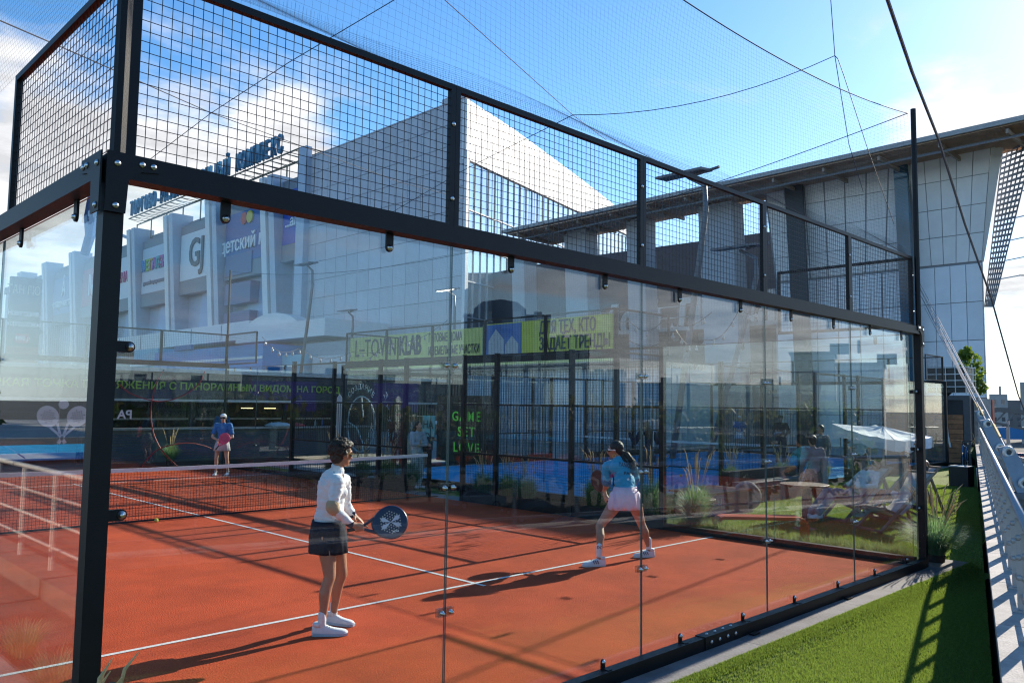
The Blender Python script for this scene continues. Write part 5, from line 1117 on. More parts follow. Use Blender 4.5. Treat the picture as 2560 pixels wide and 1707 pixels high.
def shoe(parent, ank, toe_dir, s=1, col=None, sole=None, ground=0.0, stripes=False, sockh=.10, tilt=0):
    """laced trainer: sole, upper, sock"""
    d = Vector(toe_dir); d.z = 0; d.normalize(); l = Vector((-d.y, d.x, 0)); a = Vector(ank); g = Vector((a.x, a.y, ground))-d*.055*s; Z = Vector((0, 0, 1))
    def sec(x, w, z): return [g+d*(x+.0)*s+l*(w*k)*s+Z*z*s for k in (-1, 1)]
    out = [(-.02, .020), (.0, .032), (.05, .036), (.12, .040), (.19, .046), (.235, .040), (.262, .020)]
    poly = [g+d*x*s-l*w*s for x, w in out]+[g+d*x*s+l*w*s for x, w in reversed(out)]
    so = MB(); n = len(poly); vs = [p+Z*.002 for p in poly]+[p+(p-g-d*.11*s)*.03+Z*(.030 if i % n in (0, 1, n-1, n-2) else .024)*s for i, p in enumerate(poly)]
    so.add(vs, [tuple(range(n-1, -1, -1)), tuple(range(n, 2*n))]+[(i, (i+1) % n, n+(i+1) % n, n+i) for i in range(n)])
    T_ = g+Z*.03*s; U = MB(); U.smooth = True; K = 14; rows = []
    for x, w, h_, o_ in ((-.022, .010, .050, .0), (-.016, .026, .070, .0), (.005, .033, .078, -.004), (.045, .036, .080, .0), (.075, .037, .074, .0), (.105, .038, .060, .0), (.14, .041, .047, .0), (.18, .044, .039, .0), (.215, .042, .034, .0), (.243, .034, .027, .0), (.258, .020, .018, .0), (.263, .006, .012, .0)):
        row = []
        for k in range(K): t_ = math.pi*k/(K-1); c_ = math.cos(t_); row.append(g+d*x*s+l*(w*(abs(c_)**.75)*(1 if c_ > 0 else -1))*s*(1 if x > .1 else 1)+Z*(.020+h_*max(0, math.sin(t_))**.8)*s)
        rows.append(row)
    U.add([p for r_ in rows for p in r_], [(i*K+k, (i+1)*K+k, (i+1)*K+k+1, i*K+k+1) for i in range(len(rows)-1) for k in range(K-1)])
    o = U.build('shoe', col or SHOEW, parent); so.build('sole', sole or SHOEW, o)
    cf = MB(); cf.smooth = True; cf.lathe(T_+d*.02*s+Z*.045*s, [(.036*s, 0), (.040*s, .02*s), (.037*s, .032*s)], 14); cf.build('collar', col or SHOEW, o)
    lc = MB()
    for k in range(5): p = T_+d*(.080+.020*k)*s+Z*(.064-.0085*k)*s; lc.bar(p-l*.022*s-Z*.006*s, p+l*.022*s-Z*.006*s, .006*s)
    lc.build('laces', M('lace', (.6, .6, .58), .8), o)
    if stripes:
        m = MB()
        for sd_ in (-1, 1):
            for k in range(3): p = T_+d*(.075+.026*k)*s+l*sd_*.0375*s; m.bar(p+Z*.004*s, p+d*.018*s+Z*.042*s-l*sd_*.006*s, .007*s, .010*s, up=d)
        m.build('stripes', LETD, o)
    S_ = Blob(); S_.cap(a-Z*.02, a+Z*sockh*.8, .0345*s, .0345*s); S_.build('sock', cloth('sock_white', (.72, .72, .72)), parent, .008, 3)
SHOEW = M('shoe_white', (.70, .71, .73), .55, 0, .05, 20)
def wrinkle(o, amp, sc, ax=(1, 1, 1), ridge=True):
    """folds pressed into a garment mesh along its normals"""
    me = o.data; n = len(me.vertices); no = np.zeros(n*3, dtype=np.float32); me.vertex_normals.foreach_get('vector', no); no = no.reshape(-1, 3)
    for i, v in enumerate(me.vertices):
        p = Vector((v.co.x*ax[0], v.co.y*ax[1], v.co.z*ax[2]))*sc; w = mnoise.noise_vector(p*.6)*.7; k = mnoise.noise(p+w)
        k = (1-abs(k)*2.4) if ridge else k*1.6; k += .45*mnoise.noise(p*2.3)
        v.co += Vector(no[i])*(amp*(max(-1, min(1, k))-.35))
    me.update()
def loft(rings, name, mat, parent, n=64, th=.004):
    """rings: (centre, x axis, y axis, rx, ry, fold amplitude, fold count, phase)"""
    m = MB(); m.smooth = True; vs = []; fs = []
    for c, ax, ay, rx, ry, am, k, ph in rings:
        for i in range(n):
            t = 2*math.pi*i/n; w = 1+am*math.sin(k*t+ph)+am*.6*math.sin(k*1.7*t+ph*2); vs.append(Vector(c)+Vector(ax)*rx*w*math.cos(t)+Vector(ay)*ry*w*math.sin(t))
    for j in range(len(rings)-1):
        for i in range(n): fs.append((j*n+i, j*n+(i+1) % n, (j+1)*n+(i+1) % n, (j+1)*n+i))
    m.add(vs, fs); o = m.build(name, mat, parent); sm = o.modifiers.new('s', 'SOLIDIFY'); sm.thickness = th; return o
def decal(body, size, o, xdir, ydir, mat, parent, target, name='lettering', sx=1, bold=0, off=.003):
    """flat print pressed onto a garment"""
    T = frameT(o, xdir, ydir); me = text_mesh(body, size, T, 0, sx, bold); z = T.to_3x3() @ Vector((0, 0, 1))
    bm_ = bmesh.new(); bm_.from_mesh(target.data); bv = BVHTree.FromBMesh(bm_); b2 = bmesh.new(); b2.from_mesh(me)
    bmesh.ops.subdivide_edges(b2, edges=b2.edges[:], cuts=1)
    for v in b2.verts:
        h = bv.ray_cast(v.co+z*.3, -z, .8)
        if h[0] is not None: v.co = h[0]+z*off
    b2.to_mesh(me); bm_.free(); b2.free(); me.materials.clear(); me.materials.append(mat); me.name = name; return obj(name, me, parent)
def racket(label, c, up, nrm, colr, hl=.12, mark=None, rim=None, s=1, dots=None, name='padel_racket'):
    """teardrop paddle, c = centre of head, up from handle to tip"""
    u = Vector(up).normalized(); n = Vector(nrm); n = (n-u*n.dot(u)).normalized(); x = u.cross(n); c = Vector(c); t = thing(name, label, 'racket', tuple(c), 'padel rackets')
    N_ = 36; prof = []
    for i in range(N_): a = 2*math.pi*i/N_; r_ = .130*(1-.04*math.cos(2*a)); yy = math.sin(a)*(.130 if math.sin(a) > 0 else .150); prof.append(c+x*math.cos(a)*.128*s*(1-.10*max(0, -math.sin(a)))+u*yy*s)
    m = MB(); m.prism([p-n*.017*s for p in prof], n*.034*s); hd = m.build('head', colr, t)
    rm = MB(); rm.smooth = True; rm.tube(prof+[prof[0]], .0185*s, 6, False); rm.build('rim', rim or colr, hd)
    th = MB()
    for k in (-1, 1): th.tube([c-u*.135*s+x*k*.062*s, c-u*.20*s+x*k*.032*s, c-u*.245*s+x*k*.010*s], [.016*s, .014*s, .014*s], 7)
    th.build('throat', rim or colr, t)
    hn = MB(); hn.smooth = True; hn.tube([c-u*.235*s, c-u*.37*s, c-u*.375*s], [.0155*s, .0165*s, .018*s], 10); hn.build('handle', M('grip_black', (.02, .02, .022), .8, 0, .1, 30, .4, 120), t)
    ho = MB(); 
    for i in range(-5, 6):
        for j in range(-5, 6):
            q = x*(.0235*(i+.5*(j % 2)))*s+u*(.0205*j)*s
            if q.length < .098*s:
                for sgn in (-1, 1): ho.lathe(c+q+n*sgn*.0172*s, [(.0062*s, 0), (.0062*s, .0006)], 8, tuple(n*sgn))
    ho.build('hole', dots or LETD, hd, kind='stuff')
    if mark:
        mm = MB()
        for sgn in (-1, 1):
            for a1, a2 in ((R_(62), R_(118)), (R_(-62), R_(-118))):
                for a in (a1, a2):
                    L_ = .095*s; tip = (x*math.cos(a)+u*math.sin(a))*L_; sd_ = (x*-math.sin(a)+u*math.cos(a))*.020*s
                    z = n*sgn*.0182*s; mm.quad(*[c+z+p for p in ((x*0), tip*.75+sd_, tip, tip*.75-sd_)][::1])
        mm.build('star_print', mark, hd)
        text('lettering', 'nox', .035*s, c+n*.0190*s*1+x*.085*s+u*.03*s, -u, LETW, hd, ydir=x, ext=.0003, bold=.02)
    return t
def PJ(base):
    """joint picker: image point -> point on the vertical plane through the figure, moved back by off metres"""
    B = Vector(base); n = Vector((FW.x, FW.y, 0)).normalized()
    def J(x, y, off=0): d = ray(x, y); return CAM+d*(((B+n*off-CAM).dot(n))/d.dot(n))
    return J, n
RX = Vector((RT.x, RT.y, 0)).normalized(); NX = Vector((FW.x, FW.y, 0)).normalized(); ZZ = Vector((0, 0, 1))

# ---------------------------------------------------------------- woman in white (left)
base = onz(805, 1583, 0); base.z = 0
J0, nn = PJ((2.80, 2.45, 0)); J = lambda x, y, o=0: J0(700+.3636*x, 1050+.3636*y, o)
w1 = thing('person', 'woman in white long sleeves and navy shorts, seen from behind, holding a blue racket', 'person', (2.8, 2.45, 0))
fdir = (RX*.80+NX*.60).normalized()          # body faces right and away
lat = fdir.cross(ZZ); lat = -lat             # her left side
hc = J(428, 228, .02); neck = J(392, 335, .0); shR = J(395, 425, -.13); shL = J(440, 415, .17); elR = J(358, 600, -.19); wrR = J(488, 715, -.10); elL = J(452, 580, .22); wrL = J(500, 648, .22)
chest = J(355, 470, .02); belly = J(345, 610, .02); pel = J(330, 740, .02); hipR = J(318, 800, -.07); hipL = J(375, 800, .10)
knR = J(342, 1075, -.12); anR = J(288, 1400, -.17); knL = J(425, 1055, .12); anL = J(368, 1325, .20)
hface = (RX*.66+NX*.74-ZZ*.10).normalized()
Bd = Blob(); f_, u_, l_ = head(Bd, hc, hface, s=1.0); Bd.limb([hc-u_*.07-f_*.02, neck, neck-ZZ*.06], [.050, .052, .06])
Bd.limb([neck-ZZ*.05, chest, belly, pel], [.07, .10, .095, .11])
for sh, el, wr in ((shR, elR, wrR), (shL, elL, wrL)): Bd.limb(*arm_pts(sh, el, wr)); Bd.cap(sh, chest, .05, .09)
for h, k, a in ((hipR, knR, anR), (hipL, knL, anL)): Bd.limb(*leg_pts(h, k, a, -fdir, 1.0)); Bd.cap(h, pel, .085, .1); Bd.cap(a, a-ZZ*.05+fdir*.02, .033, .034)
rk_c = J(762, 702, -.02); hgrip = J(545, 742, -.06); rk_up = (rk_c-hgrip).normalized()
grip(Bd, hgrip+rk_up*.0, rk_up, -RX*.2+ZZ*.9-NX*.3, 1.0); Bd.cap(wrR, hgrip+ZZ*.028-rk_up*.03, .026, .030)
hand(Bd, wrL, (RX*.8-ZZ*.55), -ZZ*.6-RX*.4, -NX+RX*.3, .95, .25, .3)
Bd.build('body', SKIN, w1, .0065, 5)
WS = cloth('white_jersey', (.74, .75, .78), .75, .5, 16)
Sh = Blob()
Sh.ell(chest+ZZ*.02, (.118, .150, .135), axes((neck-belly), fdir)); Sh.ell(chest+fdir*.075-ZZ*.035, (.06, .115, .07), axes(ZZ, fdir)); Sh.limb([chest-ZZ*.03, belly, pel+ZZ*.075], [.128, .118, .128]); Sh.ell(pel+ZZ*.085, (.122, .148, .05), axes(ZZ, fdir)); Sh.ell(belly, (.115, .14, .12), axes(ZZ, fdir))
for sh, el, wr in ((shR, elR, wrR), (shL, elL, wrL)): Sh.limb([sh, sh.lerp(el, .5), el, el.lerp(wr, .5), wr.lerp(el, .02)], [.064, .058, .048, .043, .034]); Sh.cap(sh, chest+ZZ*.06, .064, .10)
Sh.cap(neck-ZZ*.03, chest+ZZ*.08, .068, .10); Sh.cap(neck+ZZ*.005, neck-ZZ*.04, .060, .066)
jw = Sh.build('jersey', WS, w1, .0075, 6); wrinkle(jw, .0055, 10, (1.0, 1.0, 2.4))
bnd = Blob(); bnd.cap(elR.lerp(shR, .12), elR, .060, .058); bnd.cap(elR, elR.lerp(wrR, .14), .058, .055); bnd.build('elbow_band', cloth('beige_band', (.48, .36, .22)), w1, .007, 3)
for wr, el in ((wrR, elR), (wrL, elL)): k = Blob(); k.cap(wr.lerp(el, .03), wr.lerp(el, .14), .037, .037); k.build('wristband', cloth('navy_band', (.02, .025, .06)), w1, .006, 2)
NAVY = M('navy_cloth', (.007, .010, .024), .75, 0, .1, 14, .6, 14, spec=.2)
px_ = pel+ZZ*.07
hem = J(328, 920, .01)
loft([(px_, fdir, lat, .132, .158, .0, 7, 0), (px_-ZZ*.03, fdir, lat, .14, .166, .006, 9, 0), (px_.lerp(hem, .5), fdir, lat, .160, .182, .020, 9, .5), (hem+ZZ*.02, fdir, lat, .162, .190, .045, 8, 1.0)], 'shorts', NAVY, w1)
H = Blob(); A = axes(u_, f_)
H.ell(hc+u_*.035-f_*.030, (.098, .086, .094), A); H.ell(hc-u_*.03-f_*.055, (.055, .068, .07), A); H.ell(hc+u_*.085+f_*.03, (.07, .065, .04), A)
r = np.random.default_rng(3)
for i in range(150):
    d = Vector(r.normal(size=3)).normalized()
    if d.dot(f_) > .62 or d.dot(u_) < -.55: continue
    if d.dot(f_) > .2 and d.dot(u_) < .25: continue
    H.ell(hc+u_*.033-f_*.026+A @ Vector((d.dot(f_)*.1, d.dot(l_)*.086, d.dot(u_)*.098)), .010+.010*r.random())
wrinkle(H.build('hair', HAIRB, w1, .0055, 1), .004, 60)
cu = MB(); cu.smooth = True
for i in range(420):
    d = Vector(r.normal(size=3)).normalized()
    if d.dot(u_) < -.35 or d.dot(f_) > .45 or (d.dot(f_) > .05 and d.dot(u_) < .2): continue
    p = hc+u_*.033-f_*.026+A @ Vector((d.dot(f_)*.104, d.dot(l_)*.090, d.dot(u_)*.102)); q = Vector(r.normal(size=3)).normalized(); q = (q-d*q.dot(d)).normalized()
    cu.tube([p-d*.006, p+d*.010+q*.006, p+d*.014+q*.018, p+d*.006+q*.026], [.0022, .0022, .0018, .0008], 4)
cu.build('hair_curls', HAIRB, w1)
shades(w1, hc, f_, u_, M('tortoise_frame', (.35, .22, .08), .3)); 
for k in (-1, 1): pass
shoe(w1, anR, RX*.95+NX*.15, 1.06, None, M('sole_pale_blue', (.42, .52, .62), .6)); shoe(w1, anL, RX*.75+NX*.1-NX*.35, 1.02, None, MATS['sole_pale_blue'])
decal_t = None
RBLUE = M('racket_navy', (.012, .020, .060), .3, 0, .1); 
racket('dark blue racket with a pale star mark, held out by the woman in white', rk_c, rk_up, -NX*.95+ZZ*.22-RX*.1, RBLUE, mark=M('star_grey', (.55, .60, .68), .5), s=1.03, dots=M('hole_sand', (.42, .42, .34), .6), rim=RBLUE)

# ---------------------------------------------------------------- woman in blue jersey (right)
J0b, nb = PJ((7.32, 2.73, 0)); J = lambda x, y, o=0: J0b(1400+.2424*x, 1070+.2424*y, o)
w2 = thing('person', 'woman in turquoise jersey and pale pink skirt, crouching with her back to the viewer', 'person', (7.32, 2.73, 0))
fd = (-RX*.50+NX*.86).normalized(); lt = -fd.cross(ZZ)     # lt = her left (image left)
hc = J(568, 222, .12); neck = J(600, 318, .08); shL = J(487, 395, .14); shR = J(742, 395, .10); elL = J(478, 590, .22); wrL = J(455, 640, .40); elR = J(770, 560, .30); wrR = J(690, 620, .42)
chest = J(632, 420, .08); belly = J(662, 540, .03); pel = J(672, 660, .0); hipL = J(600, 745, .0); hipR = J(760, 745, .0)
knL = J(408, 1010, -.08); anL = J(405, 1300, -.33); knR = J(838, 985, .30); anR = J(915, 1225, .33)
hf = (-RX*.93+NX*.32-ZZ*.06).normalized()
Bd = Blob(); f_, u_, l_ = head(Bd, hc, hf, s=1.0); Bd.limb([hc-u_*.06-f_*.02, neck, neck-ZZ*.05], [.048, .05, .06])
Bd.limb([neck-ZZ*.05, chest, belly, pel], [.07, .10, .095, .115])
for sh, el, wr in ((shL, elL, wrL), (shR, elR, wrR)): Bd.limb(*arm_pts(sh, el, wr)); Bd.cap(sh, chest, .05, .09)
for h, k, a in ((hipL, knL, anL), (hipR, knR, anR)): Bd.limb(*leg_pts(h, k, a, -fd, 1.05)); Bd.cap(h, pel, .09, .11); Bd.cap(a, a-ZZ*.05, .033, .034)
rkc = J(392, 535, .50); rup = (J(370, 460, .55)-J(450, 640, .42)).normalized(); gpt = rkc-rup*.30
grip(Bd, gpt, rup, ZZ*.3+RX*.6-NX*.4, 1.0); Bd.cap(wrL, gpt, .026, .03); hand(Bd, wrR, -RX*.8+NX*.3, -ZZ, NX, .95, .5)
Bd.build('body', SKIN, w2, .0075, 5)
TQ = cloth('turquoise_jersey', (.035, .32, .52), .6, .4, 14)
Sh = Blob(); sp = (neck-pel).normalized()
Sh.ell(chest+sp*.02, (.115, .165, .13), axes(sp, fd)); Sh.limb([chest, belly, pel+sp*.06], [.125, .12, .13]); Sh.ell(belly-sp*.02, (.115, .15, .15), axes(sp, fd)); Sh.cap(neck-ZZ*.02, chest, .072, .11)
for sh, el in ((shL, elL), (shR, elR)): Sh.limb([sh, sh.lerp(el, .45), sh.lerp(el, .74)], [.070, .070, .074]); Sh.cap(sh, chest+sp*.05, .068, .11)
jr = Sh.build('jersey', TQ, w2, .0085, 6); wrinkle(jr, .0055, 9, (1.2, 1.2, 2.0))
INK = M('jersey_ink', (.02, .035, .07), .6); PNK = M('jersey_pink', (.35, .08, .35), .6)
decal('YANKU', .085, chest+sp*.055-fd*.1, RX*.98-sp*.12, sp, INK, jr, jr, sx=.62, bold=.02)
decal('PADEL', .058, chest-sp*.055-fd*.1+RX*.05, RX, sp, INK, jr, jr, sx=1.15, bold=.02)
decal('★', .06, belly+sp*.02-fd*.1-RX*.01, RX, sp, LETW, jr, jr); decal('p', .14, belly-sp*.10-fd*.1+RX*.07, RX, sp, PNK, jr, jr, bold=.01)
decal('st', .09, shL.lerp(elL, .42)-fd*.1, RX*.95+sp*.2, sp, PNK, jr, jr, bold=.01)
for sh, el in ((shL, elL), (shR, elR)): k = Blob(); k.cap(sh.lerp(el, .69), sh.lerp(el, .77), .0765, .078); k.build('sleeve_hem', cloth('hem_blue', (.02, .12, .25)), jr, .008, 2)
PK = cloth('pale_pink_cloth', (.68, .50, .60), .7, .4, 10)
wst = pel+ZZ*.075; hem = J(668, 832, -.02)
loft([(wst, fd, lt, .125, .158, 0, 5, 0), (wst-ZZ*.055, fd, lt, .138, .170, .004, 9, 0), (wst-ZZ*.06, fd, lt, .142, .176, .012, 14, 0), (wst.lerp(hem, .3), fd, lt, .166, .204, .018, 14, .3), (wst.lerp(hem, .55), fd, lt, .175, .222, .032, 12, .5), (hem+ZZ*.05, fd, lt, .182, .236, .055, 10, .9), (hem, fd, lt, .176, .230, .065, 9, 1.0)], 'skirt', PK, w2, 120)
H = Blob(); A = axes(u_, f_)
H.ell(hc+u_*.030-f_*.022, (.096, .082, .094), A); H.ell(hc-u_*.01-f_*.06, (.055, .066, .07), A); H.ell(hc-u_*.045-f_*.095, (.034, .034, .034), A)
pt = [hc-u_*.045-f_*.10, J(690, 270, .08), J(735, 330, .03), J(760, 370, .0)]
H.limb(pt, [.030, .036, .030, .010]); H.limb([J(640, 280, .08), J(660, 330, .02), J(690, 350, -.01)], [.03, .022, .008])
wrinkle(H.build('hair', HAIRK, w2, .006, 2), .004, 45, (1, 1, .5))
cu = MB(); cu.smooth = True; r = np.random.default_rng(8)
for i in range(90):
    o_ = Vector(r.normal(size=3))*.014; pp = [p+o_*k for p, k in zip(pt, (.6, 1.3, 1.5, 1.8))]+[pt[-1]+o_*2.2-ZZ*(.03+.04*r.random())]; cu.tube(pp, [.002, .002, .002, .0016, .0006], 4)
cu.build('ponytail_strands', HAIRK, w2)
shades(w2, hc, f_, u_, WFRAME); 
er = MB(); er.tube([hc-u_*.06+l_*.07*k+Vector((0, 0, -.02+.02*math.cos(t)))+f_*.02*math.sin(t) for k in (1,) for t in [i*.63 for i in range(11)]], .003, 5); er.build('earring', M('gold', (.6, .42, .15), .3, 1), w2)
shoe(w2, anL, -RX*.55+NX*.15-NX*.3, 1.08, None, None, 0, True, .13); shoe(w2, anR, RX*.1-NX*.1-RX*.55, 1.05, None, None, 0, True, .13)
decal_s = text('lettering', 'DC', .05, anL+ZZ*.09-NX*.037, RX*.0+ZZ*.0+RX, INK, w2, ext=.0005, bold=.02)
racket('dark brown padel racket held low in front by the woman in the turquoise jersey', rkc, rup, RX*.75+NX*.5, M('racket_brown', (.05, .022, .018), .35), s=.98)

# ---------------------------------------------------------------- generic smaller figures
def figure(label, pos, face, skin=SKINL, top=None, bottom=None, hair=HAIRB, h=1.68, sleeves='short', legs='shorts', cap=None, glasses=False, pose=None, shoes=SHOEW, group=None, vox=.011, long_hair=False, seat=None):
    """standing figure; pose = dict of joint offsets in (right, forward, up) metres"""
    t = thing('person', label, 'person', tuple(pos), group); f = Vector(face); f.z = 0; f.normalize(); rt = f.cross(ZZ); p0 = Vector(pos); s = h/1.70
    D = dict(head=(0, .03, 1.58), neck=(0, 0, 1.44), shl=(-.18, 0, 1.38), shr=(.18, 0, 1.38), ell=(-.24, -.02, 1.10), elr=(.24, -.02, 1.10), wrl=(-.22, .10, .88), wrr=(.22, .10, .88), chest=(0, .0, 1.26), belly=(0, .01, 1.08), pel=(0, 0, .94),
             hl=(-.09, 0, .88), hr=(.09, 0, .88), kl=(-.11, .03, .49), kr=(.11, .03, .49), al=(-.11, -.02, .09), ar=(.11, -.02, .09), look=(0, 1, 0), toe=(0, 1, 0))
    D.update(pose or {})
    P = {k: p0+(rt*v[0]+f*v[1]+ZZ*v[2])*s for k, v in D.items() if k not in ('look', 'toe')}
    lk = (rt*D['look'][0]+f*D['look'][1]+ZZ*D['look'][2]).normalized(); td = rt*D['toe'][0]+f*D['toe'][1]
    B = Blob(); ff, uu, ll = head(B, P['head'], lk, s=s); B.limb([P['head']-uu*.06*s, P['neck'], P['chest'], P['belly'], P['pel']], [x*s for x in (.048, .052, .10, .095, .11)])
    for a, b, c in (('shl', 'ell', 'wrl'), ('shr', 'elr', 'wrr')): B.limb(*arm_pts(P[a], P[b], P[c], s)); B.cap(P[a], P['chest'], .05*s, .09*s); dd = (P[c]-P[b]).normalized(); hand(B, P[c], dd, f-dd*.2, ZZ*.7+f*.3, s*.95, .6)
    for a, b, c in (('hl', 'kl', 'al'), ('hr', 'kr', 'ar')): B.limb(*leg_pts(P[a], P[b], P[c], -f, s)); B.cap(P[a], P['pel'], .085*s, .1*s); B.cap(P[c], P[c]+ZZ*-.04+td.normalized()*.03, .033*s, .034*s)
    B.build('body', skin, t, vox, 4)
    T = Blob(); T.ell(P['chest'], (.12*s, .165*s, .15*s), axes(P['neck']-P['belly'], f)); T.limb([P['neck']-ZZ*.03, P['chest'], P['belly'], P['pel']+(P['belly']-P['pel'])*.2], [x*s for x in (.07, .125, .122, .135)])
    for a, b, c in (('shl', 'ell', 'wrl'), ('shr', 'elr', 'wrr')):
        T.cap(P[a], P['chest']+ZZ*.04, .066*s, .11*s); T.cap(P[a], P[a].lerp(P[b], .65), .068*s, .068*s)
        if sleeves == 'long': T.limb([P[a].lerp(P[b], .6), P[b], P[c]], [.06*s, .055*s, .042*s])
    wrinkle(T.build('top', top, t, vox, 4), .008, 8, (1.2, 1.2, 1.8))
    if legs == 'skirt':
        c0 = P['pel']+ZZ*.06*s; m = (P['kl']+P['kr'])/2; c1 = c0+(m-c0)*.62; loft([(c0, rt, f, .15*s, .12*s, 0, 5, 0), (c0.lerp(c1, .5), rt, f, .19*s, .16*s, .02, 11, 0), (c1, rt, f, .215*s, .185*s, .045, 11, .5)], 'skirt', bottom, t, 48)
    else:
        Q = Blob(); Q.ell(P['pel'], (.125*s, .165*s, .12*s), axes(ZZ, f))
        for a, b, c in (('hl', 'kl', 'al'), ('hr', 'kr', 'ar')):
            Q.cap(P[a], P[a].lerp(P[b], .72), .100*s, .092*s)
            if legs == 'long': Q.limb([P[a].lerp(P[b], .7), P[b], P[c]+ZZ*.02], [.092*s, .075*s, .072*s])
        wrinkle(Q.build('trousers' if legs == 'long' else 'shorts', bottom, t, vox, 4), .008, 7, (1.4, 1.4, 1.2))
    Hh = Blob(); A = axes(uu, ff); Hh.ell(P['head']+uu*.030*s-ff*.024*s, (.096*s, .082*s, .094*s), A); Hh.ell(P['head']-uu*.02*s-ff*.055*s, (.055*s, .066*s, .07*s), A)
    if long_hair: Hh.limb([P['head']-ff*.06*s, P['neck']-ff*.10*s, P['chest']-ff*.14*s+ZZ*.03], [.08*s, .085*s, .05*s])
    Hh.build('hair', hair, t, .009, 2)
    if cap: 
        Cc = Blob(); Cc.ell(P['head']+uu*.050*s-ff*.006*s, (.100*s, .087*s, .072*s), A); Cc.ell(P['head']+uu*.055*s+ff*.115*s, (.070*s, .062*s, .010*s), A); Cc.build('cap', cap, t, .007, 2)
    if glasses: shades(t, P['head'], ff, uu, LETD, s)
    else: eyes(t, P['head'], ff, s)
    for k in ('al', 'ar'): shoe(t, P[k], td, s, shoes, None, P[k].z-.09*s)
    return t, P, rt, f
SKB = cloth('player_blue', (.035, .16, .40)); WHT = cloth('white_cloth', (.66, .67, .70)); GRY = cloth('pale_grey_skirt', (.46, .45, .48)); BLKC = cloth('black_cloth', (.014, .014, .018)); NVC = cloth('navy_jacket', (.015, .020, .055))
PINK = M('racket_pink', (.70, .06, .16), .4)
t, P, rt, f = figure('player in white visor, blue shirt and pale skirt waiting behind the far net', (8.75, 17.4, 0), (-.62, -.78, 0), SKINL, SKB, GRY, HAIRB, 1.66, 'short', 'skirt', WHT, True,
    dict(elr=(.27, .05, 1.06), wrr=(.08, .26, .98), ell=(-.27, .03, 1.05), wrl=(-.02, .28, .95), kl=(-.14, .06, .48), al=(-.16, -.02, .09), kr=(.14, .06, .48), ar=(.16, -.02, .09)))
racket('bright pink padel racket held by the player in the white visor', P['wrl']+rt*-.12+f*.12+ZZ*.08, -rt*.55+ZZ*.75, f, PINK, s=1.0)
figure('woman in white trousers and pale blouse standing with folded arms behind the net post', (11.5, 12.4, -.1), (.1, -1, 0), SKINL, cloth('pale_blouse', (.42, .46, .50)), cloth('cream_trousers', (.50, .53, .50)), HAIRK, 1.66, 'long', 'long', None, False, dict(ell=(-.25, .08, 1.12), elr=(.25, .08, 1.12), wrl=(.08, .22, 1.16), wrr=(-.08, .24, 1.10)), long_hair=True)
t, P, rt, f = figure('player in white cap and black skirt bending forward behind the net post', (13.2, 14.3, 0), (.80, -.55, 0), SKIND, NVC, BLKC, HAIRB, 1.66, 'short', 'skirt', WHT, True,
    dict(head=(0, .34, 1.44), neck=(0, .24, 1.32), shl=(-.18, .18, 1.27), shr=(.18, .18, 1.27), chest=(0, .12, 1.18), belly=(0, .05, 1.02), elr=(.24, .30, 1.02), wrr=(.10, .48, .98), ell=(-.24, .30, 1.02), wrl=(-.06, .50, .95), kl=(-.13, .12, .48), kr=(.13, .12, .48)))
racket('white and black padel racket held by the player in the white cap', P['wrr']+f*.22+ZZ*.16, f*.5+ZZ*.8, rt, M('racket_white', (.55, .55, .58), .4), s=1.0)
t, P, rt, f = figure('player in navy jacket with white stripes, arms raised on the blue court', (15.0, 7.9, -.02), (.55, .83, 0), SKIND, NVC, M('dusk_skirt', (.05, .055, .07), .8), HAIRL, 1.68, 'long', 'skirt', None, False,
    dict(elr=(.30, .05, 1.16), wrr=(.36, .12, 1.40), ell=(-.30, .05, 1.14), wrl=(-.40, .14, 1.38), kl=(-.12, .02, .5), kr=(.14, .04, .5)), long_hair=True)
for k, a in ((1, 'shr'), (-1, 'shl')): MB().tube([P[a]-f*.07+ZZ*.06-rt*.03*k, P[a]-f*.115-ZZ*.05-rt*.06*k, P['belly']-f*.135+rt*.12*k], .012, 6).build('stripe', LETW, t)
MB().tube([P['pel']+ZZ*.05+rt*.17*math.cos(a)+f*.14*math.sin(a) for a in [i*.42 for i in range(16)]], .014, 6).build('waistband', SKB, t)
figure('player in light blue shirt and white skirt at the far side of the blue court', (30.8, 14.4, -.02), (-.9, -.4, 0), SKINL, SKB, WHT, HAIRB, 1.68, 'short', 'skirt', WHT, False, dict(elr=(.22, .1, 1.1), wrr=(.05, .26, 1.05)), vox=.016)
t, P, rt, f = figure('man in black sweater and black cap standing ready behind the blue net', (26.5, 10.3, -.02), (-.85, -.5, 0), SKINL, BLKC, M('dark_jeans', (.03, .035, .05), .8), HAIRB, 1.78, 'long', 'long', BLKC, False, dict(elr=(.27, .08, 1.12), wrr=(.12, .32, 1.05), ell=(-.27, .08, 1.12), wrl=(-.10, .30, 1.0)), vox=.014)
racket('pale padel racket held by the man in the black sweater', P['wrr']+f*.2+ZZ*.05, f*.7-rt*.5+ZZ*.2, ZZ, MATS['racket_white'], s=1.0)
figure('bartender in bright blue jacket behind the counter', (11.95, 24.3, 0), (-.4, -.9, 0), SKIND, SKB, BLKC, HAIRK, 1.72, 'long', 'long', vox=.014)
figure('person in white trousers and white cap on the rear blue court, far left', (4.3, 27.5, 0), (-.5, -.8, 0), SKIND, BLKC, WHT, HAIRB, 1.70, 'short', 'long', WHT, False, vox=.016)
t, P, rt, f = figure('person in red cap and red trousers behind the slatted fence by the white ring', (13.6, 16.0, 0), (-.7, -.6, 0), SKIND, M('dull_red_top', (.12, .03, .025), .8), M('red_trousers', (.28, .035, .02), .8), HAIRB, 1.7, 'long', 'long', M('red_cap', (.4, .05, .03), .7), False, vox=.015)
